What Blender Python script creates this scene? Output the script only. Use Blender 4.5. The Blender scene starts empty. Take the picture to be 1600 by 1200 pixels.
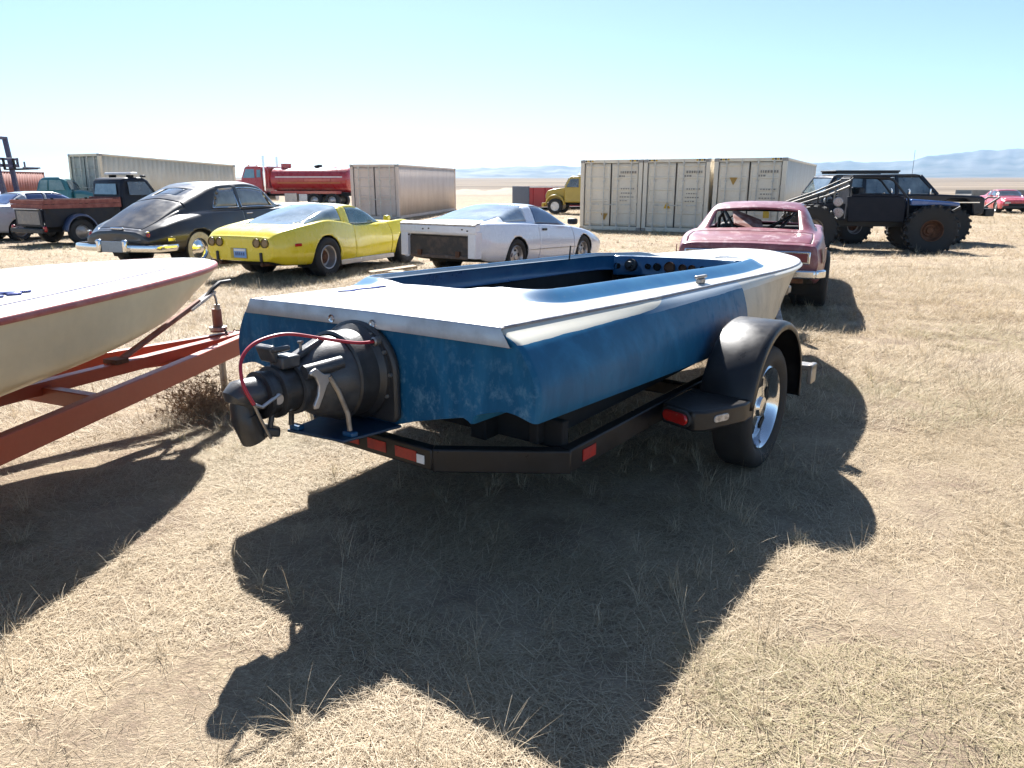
import bpy, math, random
import numpy as np
from mathutils import Vector, Matrix, Euler
R = math.radians
random.seed(7); rng = np.random.default_rng(11)
scene = bpy.context.scene
col = scene.collection

# ------------------------------------------------------------------ camera
EYE, FPX, HOR = 1.6, 1150.0, 284.0
PITCH = math.atan((600 - HOR) / FPX)
cam_d = bpy.data.cameras.new('camera'); cam = bpy.data.objects.new('camera', cam_d); col.objects.link(cam)
cam_d.sensor_width = 36.0; cam_d.lens = FPX / 1600 * 36.0
cam_d.clip_start = 0.05; cam_d.clip_end = 30000
cam.location = (0, 0, EYE); cam.rotation_euler = (R(90) - PITCH, 0, 0)
scene.camera = cam

# ------------------------------------------------------------------ light
SUN_AZ, SUN_EL = R(-12.3), R(43.6)          # azimuth from +Y towards +X
world = bpy.data.worlds.new('World'); scene.world = world; world.use_nodes = True
wn = world.node_tree; wn.nodes.clear()
wo = wn.nodes.new('ShaderNodeOutputWorld'); wb = wn.nodes.new('ShaderNodeBackground'); sk = wn.nodes.new('ShaderNodeTexSky')
sk.sky_type = 'NISHITA'; sk.sun_disc = False; sk.sun_elevation = SUN_EL; sk.sun_rotation = SUN_AZ
sk.altitude = 1500; sk.air_density = 1.0; sk.dust_density = 1.1; sk.ozone_density = 2.2
wb.inputs['Strength'].default_value = 0.05
wn.links.new(sk.outputs[0], wb.inputs['Color']); wn.links.new(wb.outputs[0], wo.inputs['Surface'])
sd = bpy.data.lights.new('sun', 'SUN'); sun = bpy.data.objects.new('sun', sd); col.objects.link(sun)
sd.energy = 5.0; sd.angle = R(0.53); sd.color = (1.0, 0.975, 0.94)
sun.location = (-20, 60, 80)
_sv = Vector((math.sin(SUN_AZ) * math.cos(SUN_EL), math.cos(SUN_AZ) * math.cos(SUN_EL), math.sin(SUN_EL)))
sun.rotation_euler = _sv.to_track_quat('Z', 'Y').to_euler()
vs = scene.view_settings
vs.view_transform = 'Standard'; vs.look = 'None'; vs.gamma = 1.0; vs.use_curve_mapping = False
vs.exposure = 1.68
scene.cycles.use_denoising = True
scene.cycles.max_bounces = 6; scene.cycles.diffuse_bounces = 3; scene.cycles.glossy_bounces = 3
scene.cycles.transmission_bounces = 4; scene.cycles.volume_bounces = 1; scene.cycles.transparent_max_bounces = 6
scene.cycles.caustics_reflective = False; scene.cycles.caustics_refractive = False

# ------------------------------------------------------------------ helpers
def sst(t):
    t = np.clip(t, 0, 1); return t * t * (3 - 2 * t)
def gz(X, Y):
    X = np.asarray(X, float); Y = np.asarray(Y, float)
    r = np.hypot(X, Y)
    return -0.2 * sst((Y - 13) / 8) + np.clip(r - 200, 0, None) * 0.0056 * sst((r - 200) / 500)
def gzf(x, y): return float(gz(x, y))
def ray(px, py):
    c = np.array([(px - 800) / FPX, (600 - py) / FPX, 1.0])
    return np.array([c[0], math.cos(PITCH) + c[1] * math.sin(PITCH), -math.sin(PITCH) + c[1] * math.cos(PITCH)])

def pchip(xs, ys, x):
    xs = np.asarray(xs, float); ys = np.asarray(ys, float); x = np.asarray(x, float)
    if len(xs) == 1: return np.full(x.shape, ys[0])
    h = np.diff(xs); d = np.diff(ys) / h; m = np.zeros(len(xs))
    if len(xs) == 2: m[:] = d[0]
    else:
        for i in range(1, len(xs) - 1):
            if d[i-1] * d[i] > 0:
                w1 = 2*h[i] + h[i-1]; w2 = h[i] + 2*h[i-1]; m[i] = (w1 + w2) / (w1/d[i-1] + w2/d[i])
        m[0] = d[0]; m[-1] = d[-1]
    i = np.clip(np.searchsorted(xs, x) - 1, 0, len(xs) - 2); t = np.clip((x - xs[i]) / h[i], 0, 1)
    return ((1+2*t)*(1-t)**2*ys[i] + t*(1-t)**2*h[i]*m[i] + t*t*(3-2*t)*ys[i+1] + t*t*(t-1)*h[i]*m[i+1])

def mk(name, verts, faces, mat, parent=None, smooth=30, bevel=0, solid=0):
    me = bpy.data.meshes.new(name)
    me.from_pydata([tuple(v) for v in verts], [], [tuple(int(i) for i in f) for f in faces])
    me.update()
    o = bpy.data.objects.new(name, me); col.objects.link(o)
    if mat is not None:
        for m in (mat if isinstance(mat, (list, tuple)) else [mat]): me.materials.append(m)
    if smooth:
        me.polygons.foreach_set('use_smooth', [True] * len(me.polygons))
        me.set_sharp_from_angle(angle=R(smooth))
    if parent is not None: o.parent = parent
    if bevel:
        b = o.modifiers.new('bevel', 'BEVEL'); b.width = bevel; b.segments = 2; b.limit_method = 'ANGLE'; b.angle_limit = R(35)
    if solid:
        s = o.modifiers.new('solid', 'SOLIDIFY'); s.thickness = abs(solid); s.offset = -1 if solid > 0 else 1
    return o

def tag(o, label=None, cat=None, group=None, kind=None):
    if label: o['label'] = label
    if cat: o['category'] = cat
    if group: o['group'] = group
    if kind: o['kind'] = kind
    return o
def empty(name, loc=(0,0,0), az=0, parent=None, rx=0, ry=0):
    o = bpy.data.objects.new(name, None); col.objects.link(o); o.empty_display_size = 0.2
    o.location = loc; o.rotation_euler = (R(rx), R(ry), -R(az))
    if parent is not None: o.parent = parent
    return o
def copy_tree(o, parent=None):
    c = o.copy(); col.objects.link(c); c.parent = parent
    for ch in list(o.children): copy_tree(ch, c)
    return c

class G:
    """collects simple solids; build() makes one mesh object"""
    def __init__(s): s.v = []; s.f = []
    def add(s, v, f):
        n = len(s.v); s.v.extend([tuple(map(float, p)) for p in v]); s.f.extend([tuple(i + n for i in q) for q in f]); return s
    def box(s, c, d, m=None):
        x, y, z = d[0]/2, d[1]/2, d[2]/2
        v = [(-x,-y,-z),(x,-y,-z),(x,y,-z),(-x,y,-z),(-x,-y,z),(x,-y,z),(x,y,z),(-x,y,z)]
        if m is not None: v = [m @ Vector(p) for p in v]
        v = [(p[0]+c[0], p[1]+c[1], p[2]+c[2]) for p in v]
        return s.add(v, [(0,3,2,1),(4,5,6,7),(0,1,5,4),(1,2,6,5),(2,3,7,6),(3,0,4,7)])
    def bar(s, a, b, w, h, up=(0,0,1)):
        """box beam from a to b, width w, height h"""
        a = Vector(a); b = Vector(b); y = (b - a); L = y.length; y.normalize(); x = y.cross(Vector(up)); x.normalize(); z = x.cross(y)
        v = []
        for p in (a, b):
            for sx, sz in ((-1,-1),(1,-1),(1,1),(-1,1)): v.append(p + x*(sx*w/2) + z*(sz*h/2))
        return s.add(v, [(0,1,2,3),(7,6,5,4),(0,4,5,1),(1,5,6,2),(2,6,7,3),(3,7,4,0)])
    def tube(s, pts, r, n=10, cap=True):
        pts = [Vector(p) for p in pts]; k = len(pts); rs = r if isinstance(r, (list, tuple)) else [r]*k
        up = None; v = []; f = []
        for i, p in enumerate(pts):
            t = (pts[min(i+1,k-1)] - pts[max(i-1,0)]).normalized()
            if up is None:
                up = t.orthogonal().normalized()
            up = (up - t * up.dot(t)).normalized(); sd_ = t.cross(up)
            for j in range(n):
                a = 2*math.pi*j/n; v.append(p + (up*math.cos(a) + sd_*math.sin(a))*rs[i])
        for i in range(k-1):
            for j in range(n):
                q = (j+1) % n; f.append((i*n+j, i*n+q, (i+1)*n+q, (i+1)*n+j))
        if cap: f.append(tuple(range(n-1,-1,-1))); f.append(tuple((k-1)*n+j for j in range(n)))
        return s.add(v, f)
    def lathe(s, prof, o, ax, n=32, close=False):
        """prof = [(radius, distance along axis)]"""
        o = Vector(o); ax = Vector(ax).normalized(); a = ax.orthogonal().normalized(); b = ax.cross(a)
        v = []; f = []; k = len(prof)
        for r, h in prof:
            for j in range(n):
                t = 2*math.pi*j/n; v.append(o + ax*h + (a*math.cos(t) + b*math.sin(t))*max(r, 1e-4))
        for i in range(k-1):
            for j in range(n):
                q = (j+1) % n; f.append((i*n+j, i*n+q, (i+1)*n+q, (i+1)*n+j))
        if close:
            for j in range(n):
                q = (j+1) % n; f.append(((k-1)*n+j, (k-1)*n+q, q, j))
        return s.add(v, f)
    def prism(s, poly, o, ex, ey, ez, d):
        """polygon (a,b) in the ex,ey plane at o, extruded d along ez"""
        o = Vector(o); ex = Vector(ex); ey = Vector(ey); ez = Vector(ez); n = len(poly)
        v = [o + ex*a + ey*b for a, b in poly] + [o + ex*a + ey*b + ez*d for a, b in poly]
        f = [tuple(range(n-1,-1,-1)), tuple(range(n, 2*n))] + [(i, (i+1)%n, n+(i+1)%n, n+i) for i in range(n)]
        return s.add(v, f)
    def grid(s, P):
        """P[i][j] points"""
        P = np.asarray(P); a, b = P.shape[:2]; v = P.reshape(-1, 3)
        f = [(i*b+j, i*b+j+1, (i+1)*b+j+1, (i+1)*b+j) for i in range(a-1) for j in range(b-1)]
        return s.add(v, f)
    def build(s, name, mat, parent=None, smooth=30, bevel=0, solid=0):
        return mk(name, s.v, s.f, mat, parent, smooth, bevel, solid)
def arc(c, r, a0, a1, n, ex=(0,1,0), ey=(0,0,1)):
    c = Vector(c); ex = Vector(ex); ey = Vector(ey)
    return [c + ex*(r*math.cos(R(a0+(a1-a0)*i/n))) + ey*(r*math.sin(R(a0+(a1-a0)*i/n))) for i in range(n+1)]

# ------------------------------------------------------------------ materials
def nodes(name):
    m = bpy.data.materials.new(name); m.use_nodes = True; nt = m.node_tree
    return m, nt, nt.nodes['Principled BSDF']
def N(nt, t, **kw):
    n = nt.nodes.new(t)
    for k, v in kw.items(): setattr(n, k, v)
    return n
def noise(nt, vec, scale, detail=4, rough=0.55, dist=0):
    n = N(nt, 'ShaderNodeTexNoise'); n.inputs['Scale'].default_value = scale; n.inputs['Detail'].default_value = detail
    n.inputs['Roughness'].default_value = rough; n.inputs['Distortion'].default_value = dist
    if vec is not None: nt.links.new(vec, n.inputs['Vector'])
    return n.outputs['Fac']
def ramp(nt, fac, lo, hi, a=0.0, b=1.0):
    n = N(nt, 'ShaderNodeMapRange'); n.clamp = True
    nt.links.new(fac, n.inputs['Value'])
    for k, v in (('From Min', lo), ('From Max', hi), ('To Min', a), ('To Max', b)): n.inputs[k].default_value = v
    return n.outputs['Result']
def mathn(nt, op, a, b=None):
    n = N(nt, 'ShaderNodeMath', operation=op)
    for i, x in enumerate((a, b)):
        if x is None: continue
        if isinstance(x, (int, float)): n.inputs[i].default_value = x
        else: nt.links.new(x, n.inputs[i])
    return n.outputs[0]
def mix(nt, fac, a, b):
    n = N(nt, 'ShaderNodeMix', data_type='RGBA')
    for x, i in ((fac, 0), (a, 6), (b, 7)):
        if isinstance(x, (int, float)): n.inputs[i].default_value = x
        elif isinstance(x, tuple): n.inputs[i].default_value = (*x, 1)
        else: nt.links.new(x, n.inputs[i])
    return n.outputs[2]
def ocoord(nt):
    return N(nt, 'ShaderNodeTexCoord').outputs['Object']
def bumpn(nt, p, h, strength=0.2, dist=0.01):
    b = N(nt, 'ShaderNodeBump'); b.inputs['Strength'].default_value = strength; b.inputs['Distance'].default_value = dist
    nt.links.new(h, b.inputs['Height']); nt.links.new(b.outputs[0], p.inputs['Normal'])

def pm(name, c, rough=0.5, metal=0, coat=0, c2=None, ns=6.0, lo=0.45, hi=0.65, amt=1.0, bump=0.0, bs=60, rvar=0.12, dust=0.0, spec=0.5, stretch=None):
    """painted / metal / rubber surface: base colour c worn in patches to c2, fine grain, some dust on upward faces"""
    m, nt, p = nodes(name); co = ocoord(nt)
    if stretch:
        mp = N(nt, 'ShaderNodeMapping'); mp.inputs['Scale'].default_value = stretch; nt.links.new(co, mp.inputs['Vector']); cv = mp.outputs[0]
    else: cv = co
    f1 = noise(nt, cv, ns, 6, 0.6); f2 = noise(nt, co, ns*7, 3)
    c2 = c2 or tuple(min(1, x*1.18 + 0.01) for x in c)
    k = mathn(nt, 'MULTIPLY', ramp(nt, f1, lo, hi), amt)
    colr = mix(nt, k, c, c2)
    colr = mix(nt, ramp(nt, f2, 0.3, 0.7, 0, 0.16), colr, tuple(x*0.6 for x in c))
    if dust:
        g = N(nt, 'ShaderNodeNewGeometry'); sp = N(nt, 'ShaderNodeSeparateXYZ'); nt.links.new(g.outputs['Normal'], sp.inputs[0])
        up = ramp(nt, sp.outputs[2], 0.1, 0.95, 0.25, 1)
        dk = mathn(nt, 'MULTIPLY', mathn(nt, 'MULTIPLY', up, ramp(nt, noise(nt, co, 3.1, 5), 0.3, 0.75, 0.3, 1)), dust)
        colr = mix(nt, dk, colr, (0.42, 0.35, 0.26))
    nt.links.new(colr, p.inputs['Base Color'])
    p.inputs['Metallic'].default_value = metal
    p.inputs['Specular IOR Level'].default_value = spec
    nt.links.new(ramp(nt, f1, 0.3, 0.7, max(0.02, rough - rvar), min(1, rough + rvar)), p.inputs['Roughness'])
    if coat:
        p.inputs['Coat Weight'].default_value = coat; p.inputs['Coat Roughness'].default_value = 0.08
    if bump: bumpn(nt, p, noise(nt, co, bs, 4), bump, 0.004)
    return m
def glass(name, tint=(0.10, 0.13, 0.15), dust=0.25, alpha=0.65, rough=0.05, dc=(0.5, 0.5, 0.47)):
    """car glass: tinted, partly see-through, patches of dc serve for dust and for painted-in sky reflection"""
    m, nt, p = nodes(name); co = ocoord(nt)
    k = ramp(nt, noise(nt, co, 2.5, 6, 0.65), 0.3, 0.75, 0, dust)
    nt.links.new(mix(nt, k, tint, dc), p.inputs['Base Color'])
    p.inputs['Roughness'].default_value = rough; p.inputs['Specular IOR Level'].default_value = 0.9
    nt.links.new(ramp(nt, k, 0, 1, alpha, 1), p.inputs['Alpha'])
    p.inputs['Coat Weight'].default_value = 1; p.inputs['Coat Roughness'].default_value = 0.03
    return m

M = {}
M['black_paint'] = pm('black_paint', (0.010, 0.010, 0.012), 0.38, 0, 0.1, (0.035, 0.031, 0.028), 9, 0.5, 0.8, 0.6, 0.05, dust=0.05, spec=0.35)
M['black_dull'] = pm('black_dull', (0.014, 0.014, 0.016), 0.55, 0, 0, (0.045, 0.04, 0.036), 7, 0.5, 0.8, 0.6, 0.1, dust=0.06)
M['dark'] = pm('dark_underside', (0.01, 0.01, 0.01), 0.9, 0, 0, (0.03, 0.025, 0.02), 5)
M['rubber'] = pm('rubber', (0.013, 0.013, 0.014), 0.75, 0, 0, (0.04, 0.035, 0.03), 8, 0.45, 0.8, 0.8, 0.2, 90, dust=0.05)
M['whitewall'] = pm('whitewall', (0.62, 0.57, 0.48), 0.7, 0, 0, (0.42, 0.36, 0.28), 9, 0.45, 0.8)
M['chrome'] = pm('chrome', (0.75, 0.76, 0.78), 0.14, 1.0, 0, (0.5, 0.48, 0.45), 12, 0.6, 0.8, 0.5, rvar=0.08)
M['alu'] = pm('aluminium', (0.52, 0.5, 0.49), 0.42, 0.75, 0, (0.36, 0.33, 0.31), 7, 0.45, 0.8, 0.8, 0.08, 120, rvar=0.1)
M['steel'] = pm('worn_steel', (0.33, 0.31, 0.29), 0.45, 0.8, 0, (0.16, 0.1, 0.06), 14, 0.5, 0.75, 0.7, 0.1)
M['rust'] = pm('rusty_steel', (0.16, 0.07, 0.035), 0.85, 0.1, 0, (0.07, 0.035, 0.02), 12, 0.4, 0.7, 1, 0.3, 80)
M['red_lens'] = pm('red_lens', (0.45, 0.012, 0.01), 0.2, 0, 0.5, (0.3, 0.02, 0.015), 9)
M['red_tape'] = pm('red_tape', (0.42, 0.018, 0.014), 0.4, 0, 0.2, (0.3, 0.02, 0.02), 20)
M['white_tape'] = pm('white_tape', (0.75, 0.74, 0.72), 0.4, 0, 0.2)
M['clear_lens'] = pm('clear_lens', (0.5, 0.48, 0.45), 0.15, 0.3, 0.6, (0.25, 0.22, 0.2), 40)
M['amber_lens'] = pm('amber_lens', (0.6, 0.2, 0.02), 0.2, 0, 0.5)
M['glass'] = glass('car_glass')
M['glass_dark'] = glass('dark_car_glass', (0.03, 0.04, 0.05), 0.12, 0.86)
M['seat'] = pm('seat_vinyl', (0.03, 0.03, 0.032), 0.7)
# ================================================================== THE SETTING
def ground_mat():
    m, nt, p = nodes('dry_grass_ground')
    co = N(nt, 'ShaderNodeTexCoord').outputs['Object']
    big = noise(nt, co, 0.35, 5, 0.6); mid = noise(nt, co, 2.6, 6, 0.65, 0.4); fine = noise(nt, co, 38, 5, 0.7, 0.6)
    mp = N(nt, 'ShaderNodeMapping'); mp.inputs['Scale'].default_value = (1, 3.2, 1); mp.inputs['Rotation'].default_value = (0, 0, 0.5); nt.links.new(co, mp.inputs[0])
    st = noise(nt, mp.outputs[0], 60, 3, 0.6, 1.2)
    straw = mix(nt, ramp(nt, st, 0.35, 0.68), (0.24, 0.18, 0.115), (0.56, 0.46, 0.325))
    soil = mix(nt, ramp(nt, fine, 0.35, 0.65), (0.11, 0.078, 0.055), (0.30, 0.225, 0.165))
    k = ramp(nt, mathn(nt, 'ADD', mathn(nt, 'MULTIPLY', mid, 0.7), mathn(nt, 'MULTIPLY', fine, 0.4)), 0.46, 0.66)
    c = mix(nt, k, straw, soil)
    c = mix(nt, ramp(nt, big, 0.42, 0.7, 0, 0.35), c, (0.40, 0.33, 0.245))
    gr = mathn(nt, 'MULTIPLY', ramp(nt, noise(nt, co, 1.1, 4, 0.6), 0.58, 0.75), ramp(nt, noise(nt, co, 6.5, 4), 0.45, 0.7, 0, 0.22))
    c = mix(nt, gr, c, (0.17, 0.17, 0.075))
    # far plain: sage and pale strips
    sp = N(nt, 'ShaderNodeSeparateXYZ'); nt.links.new(co, sp.inputs[0])
    mp2 = N(nt, 'ShaderNodeMapping'); mp2.inputs['Scale'].default_value = (0.004, 0.02, 1); nt.links.new(co, mp2.inputs[0])
    fs = noise(nt, mp2.outputs[0], 1.0, 5, 0.6)
    farc = mix(nt, ramp(nt, fs, 0.38, 0.62), (0.105, 0.082, 0.06), (0.23, 0.185, 0.14))
    c = mix(nt, ramp(nt, sp.outputs[1], 55, 140), c, farc)
    nt.links.new(c, p.inputs['Base Color']); p.inputs['Roughness'].default_value = 0.95; p.inputs['Specular IOR Level'].default_value = 0.1
    h = mathn(nt, 'ADD', mathn(nt, 'MULTIPLY', st, 0.5), fine)
    bumpn(nt, p, h, 0.9, 0.02)
    return m
M['ground'] = ground_mat()
def build_ground():
    def axis(n, k, lim):
        t = np.linspace(-1, 1, n); return np.sinh(t * k) / np.sinh(k) * lim
    xs = axis(241, 8.6, 7000); ys = axis(281, 8.9, 7000) + 6
    X, Y = np.meshgrid(xs, ys); r = np.hypot(X, Y)
    n1 = np.sin(X*3.1 + 1.3*np.sin(Y*2.3)) * np.cos(Y*3.7 + np.sin(X*1.9)) * 0.014 + np.sin(X*8.3 + 2*np.sin(Y*5)) * np.cos(Y*9.1) * 0.004
    n2 = np.sin(X*0.41 + 0.7) * np.cos(Y*0.33 + 1.1) * 0.03
    Z = gz(X, Y) + n1 * (r < 60) + n2 * sst((r - 16) / 20) * (r < 400)
    V = np.stack([X, Y, Z], -1)
    o = G().grid(V).build('ground', M['ground'], smooth=180); tag(o, kind='structure')
    o['label'] = 'flat field of dry bleached grass running out to the plain'
build_ground()

def pix_az(px, py):
    d = ray(px, py); return math.atan2(d[0], d[1]), d[2] / math.hypot(d[0], d[1])
def build_hills():
    prof = [(-2600,280),(-700,282),(300,284),(560,277),(650,268),(700,263),(760,260),(830,258),(868,256),(905,258),(1000,256),(1100,255),(1250,252),(1290,250),(1400,250),(1425,247),(1450,240),(1490,235),(1540,230),(1600,228),(1800,225),(2300,230),(3600,240)]
    az, el = zip(*[pix_az(*p) for p in prof])
    A = np.linspace(-1.2, 1.25, 520); rr = np.linspace(0, 1, 46)
    E_ = pchip(az, el, A)
    P = np.zeros((len(rr), len(A), 3))
    for i, t in enumerate(rr):
        rad = 3300 + 1900 * t
        jag = 0.05*np.sin(A*61+1) + 0.035*np.sin(A*137+2.2) + 0.02*np.sin(A*311)
        ridge = np.interp(t, [0, .12, .35, .6, .8, .9, 1], [0, .05, .30, .72, .97, 1.0, .55])
        gully = 0.13*np.abs(np.sin(A*45 + 3*t + 1.5*np.sin(A*17))) + 0.08*np.abs(np.sin(A*118 - 2*t)) + 0.05*np.abs(np.sin(A*263 + 5*t))
        top = 4900 * np.maximum(E_, 0.0) + 1.6
        h = top * ridge * (1 - gully * 4*t*(1-t)) + jag * top * 0.22 * ridge
        P[i, :, 0] = np.sin(A) * rad; P[i, :, 1] = np.cos(A) * rad
        P[i, :, 2] = gz(P[i,:,0], P[i,:,1])*(1-ridge) - 3*(1-ridge) + h * ridge**0.3
    m = pm('hill_scrub', (0.10, 0.095, 0.085), 0.95, 0, 0, (0.045, 0.05, 0.042), 0.004, 0.4, 0.62, 1.0)
    o = G().grid(P).build('hills', m, smooth=60); tag(o, kind='structure')
    o['label'] = 'low blue hills fading into haze along the horizon'
build_hills()

def build_berm():
    # brushy brown ridge between the tan container and the red trailer
    xs = np.linspace(-75, 60, 220); ys = np.linspace(0, 1, 14)
    P = np.zeros((len(ys), len(xs), 3))
    for i, t in enumerate(ys):
        y = 108 + 40*t; hh = 1.0*np.sin(math.pi*t)*(0.75 + 0.25*np.sin(xs*.21) + 0.16*np.sin(xs*.9+2) + .08*np.sin(xs*2.7+9*t))
        e = sst((xs+75)/12)*sst((60-xs)/12)
        P[i,:,0] = xs; P[i,:,1] = y; P[i,:,2] = gz(xs, y) - .05 + hh*e
    m = pm('sage_brush', (0.15, 0.115, 0.075), 0.95, 0, 0, (0.30, 0.235, 0.16), 0.7, 0.42, 0.6, 1.0, 0.8, 3)
    o = G().grid(P).build('brush_ridge', m, smooth=60); tag(o, kind='structure')
    o['label'] = 'low brown brushy ridge at the edge of the field'
build_berm()

# ------------------------------------------------------------------ dry grass (uncountable)
def grass_object(name, pts, scl, rot, templates, mat, label):
    """templates: list of (verts, faces, shade); instanced on pts by geometry nodes inside one object"""
    V = []; F = []; tid = []; sh = []
    for k, (tv, tf, ts) in enumerate(templates):
        n = len(V); V.extend(tv); F.extend([tuple(i+n for i in f) for f in tf]); tid.extend([k]*len(tv)); sh.extend(ts)
    nT = len(V)
    V = np.vstack([np.array(V), pts]); n = len(V)
    me = bpy.data.meshes.new(name); me.from_pydata(V.tolist(), [], F); me.update()
    def attr(nm, ty, data, key='value'):
        a = me.attributes.new(nm, ty, 'POINT'); a.data.foreach_set(key, np.asarray(data).ravel())
    pad = np.zeros(nT)
    attr('is_point', 'BOOLEAN', np.r_[np.zeros(nT, bool), np.ones(len(pts), bool)])
    attr('template', 'INT', np.r_[np.array(tid, np.int32), np.zeros(len(pts), np.int32)].astype(np.int32))
    attr('shade', 'FLOAT', np.r_[np.array(sh), np.zeros(len(pts))].astype(np.float32))
    attr('size', 'FLOAT', np.r_[pad, scl].astype(np.float32))
    attr('turn', 'FLOAT_VECTOR', np.vstack([np.zeros((nT,3)), rot]).astype(np.float32), 'vector')
    me.materials.append(mat)
    o = bpy.data.objects.new(name, me); col.objects.link(o)
    ng = bpy.data.node_groups.new(name, 'GeometryNodeTree')
    ng.interface.new_socket('Geometry', in_out='INPUT', socket_type='NodeSocketGeometry'); ng.interface.new_socket('Geometry', in_out='OUTPUT', socket_type='NodeSocketGeometry')
    gi = ng.nodes.new('NodeGroupInput'); go = ng.nodes.new('NodeGroupOutput')
    def named(nm, ty):
        a = ng.nodes.new('GeometryNodeInputNamedAttribute'); a.data_type = ty; a.inputs[0].default_value = nm; return next(s for s in a.outputs if s.enabled)
    sep = ng.nodes.new('GeometryNodeSeparateGeometry'); sep.domain = 'POINT'
    ng.links.new(gi.outputs[0], sep.inputs[0]); ng.links.new(named('is_point', 'BOOLEAN'), sep.inputs[1])
    spl = ng.nodes.new('GeometryNodeSplitToInstances'); spl.domain = 'POINT'
    ng.links.new(sep.outputs[1], spl.inputs[0]); ng.links.new(named('template', 'INT'), spl.inputs['Group ID'])
    iop = ng.nodes.new('GeometryNodeInstanceOnPoints')
    ng.links.new(sep.outputs[0], iop.inputs['Points']); ng.links.new(spl.outputs[0], iop.inputs['Instance'])
    iop.inputs['Pick Instance'].default_value = True
    ri = ng.nodes.new('FunctionNodeRandomValue'); ri.data_type = 'INT'
    ins = [s for s in ri.inputs if s.enabled]; ins[0].default_value = 0; ins[1].default_value = len(templates) - 1
    ng.links.new(next(s for s in ri.outputs if s.enabled), iop.inputs['Instance Index'])
    ng.links.new(named('turn', 'FLOAT_VECTOR'), iop.inputs['Rotation']); ng.links.new(named('size', 'FLOAT'), iop.inputs['Scale'])
    ng.links.new(iop.outputs[0], go.inputs[0])
    md = o.modifiers.new('scatter', 'NODES'); md.node_group = ng
    tag(o, label, kind='stuff'); return o
def blade(p, d, L, w, curl, lift):
    """three-segment blade from p heading d (xy), length L"""
    d = np.array(d); s = np.array([-d[1], d[0], 0.0]); q = np.array(p, float); v = []; k = 3
    for i in range(k+1):
        t = i/k; a = lift - curl*t
        if i: q = q + L/k*np.array([d[0]*math.cos(a), d[1]*math.cos(a), math.sin(a)])
        ww = w*(1-t)**0.6/2
        if i < k: v += [q - s*ww, q + s*ww]
        else: v += [q]
    f = [(0,1,3,2), (2,3,5,4), (4,5,6)]
    return v, f
def clump(nb, rad, Lr, wr, liftr, curlr, seed, shr=(0,1)):
    r = np.random.default_rng(seed); V = []; F = []; S = []
    for i in range(nb):
        a = r.uniform(0, 2*math.pi); rr = rad*math.sqrt(r.uniform()); b = r.uniform(0, 2*math.pi)
        v, f = blade((rr*math.cos(a), rr*math.sin(a), 0), (math.cos(b), math.sin(b)), r.uniform(*Lr), r.uniform(*wr), r.uniform(*curlr), r.uniform(*liftr))
        n = len(V); V += [tuple(x) for x in v]; F += [tuple(j+n for j in q) for q in f]; S += [r.uniform(*shr)]*len(v)
    return V, F, S
def straw_mat(name, dark, light, green=None):
    m, nt, p = nodes(name)
    a = N(nt, 'ShaderNodeAttribute'); a.attribute_name = 'shade'
    oi = N(nt, 'ShaderNodeObjectInfo')
    c = mix(nt, a.outputs['Fac'], dark, light)
    c = mix(nt, ramp(nt, oi.outputs['Random'], 0, 1, 0, 0.45), c, tuple((x+y)/2*0.8 for x, y in zip(dark, light)))
    if green: c = mix(nt, ramp(nt, oi.outputs['Random'], 0.90, 0.99, 0, 0.35), c, green)
    nt.links.new(c, p.inputs['Base Color']); p.inputs['Roughness'].default_value = 0.6; p.inputs['Specular IOR Level'].default_value = 0.25
    tr = N(nt, 'ShaderNodeBsdfTranslucent'); nt.links.new(c, tr.inputs['Color'])
    ms = N(nt, 'ShaderNodeMixShader'); ms.inputs[0].default_value = 0.3
    out = nt.nodes['Material Output']
    nt.links.new(p.outputs[0], ms.inputs[1]); nt.links.new(tr.outputs[0], ms.inputs[2]); nt.links.new(ms.outputs[0], out.inputs['Surface'])
    return m
def patch(x, y):
    return 0.5 + 0.25*np.sin(x*1.7+1.3*np.sin(y*1.1)) + 0.25*np.sin(y*2.3+1.7*np.sin(x*1.4)+2)
def scatter(n, y0, y1, power, keep):
    out = []
    while len(out) < n:
        y = y0 + (y1-y0)*rng.uniform(size=n)**power; x = rng.uniform(-1, 1, n)*(0.74*y + 0.9)
        k = rng.uniform(size=n) < keep(x, y)
        out.extend(zip(x[k], y[k]))
    a = np.array(out[:n]); return np.c_[a, gz(a[:,0], a[:,1])]
M['straw'] = straw_mat('dry_straw', (0.29, 0.215, 0.13), (0.72, 0.605, 0.435), (0.24, 0.25, 0.10))
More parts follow.
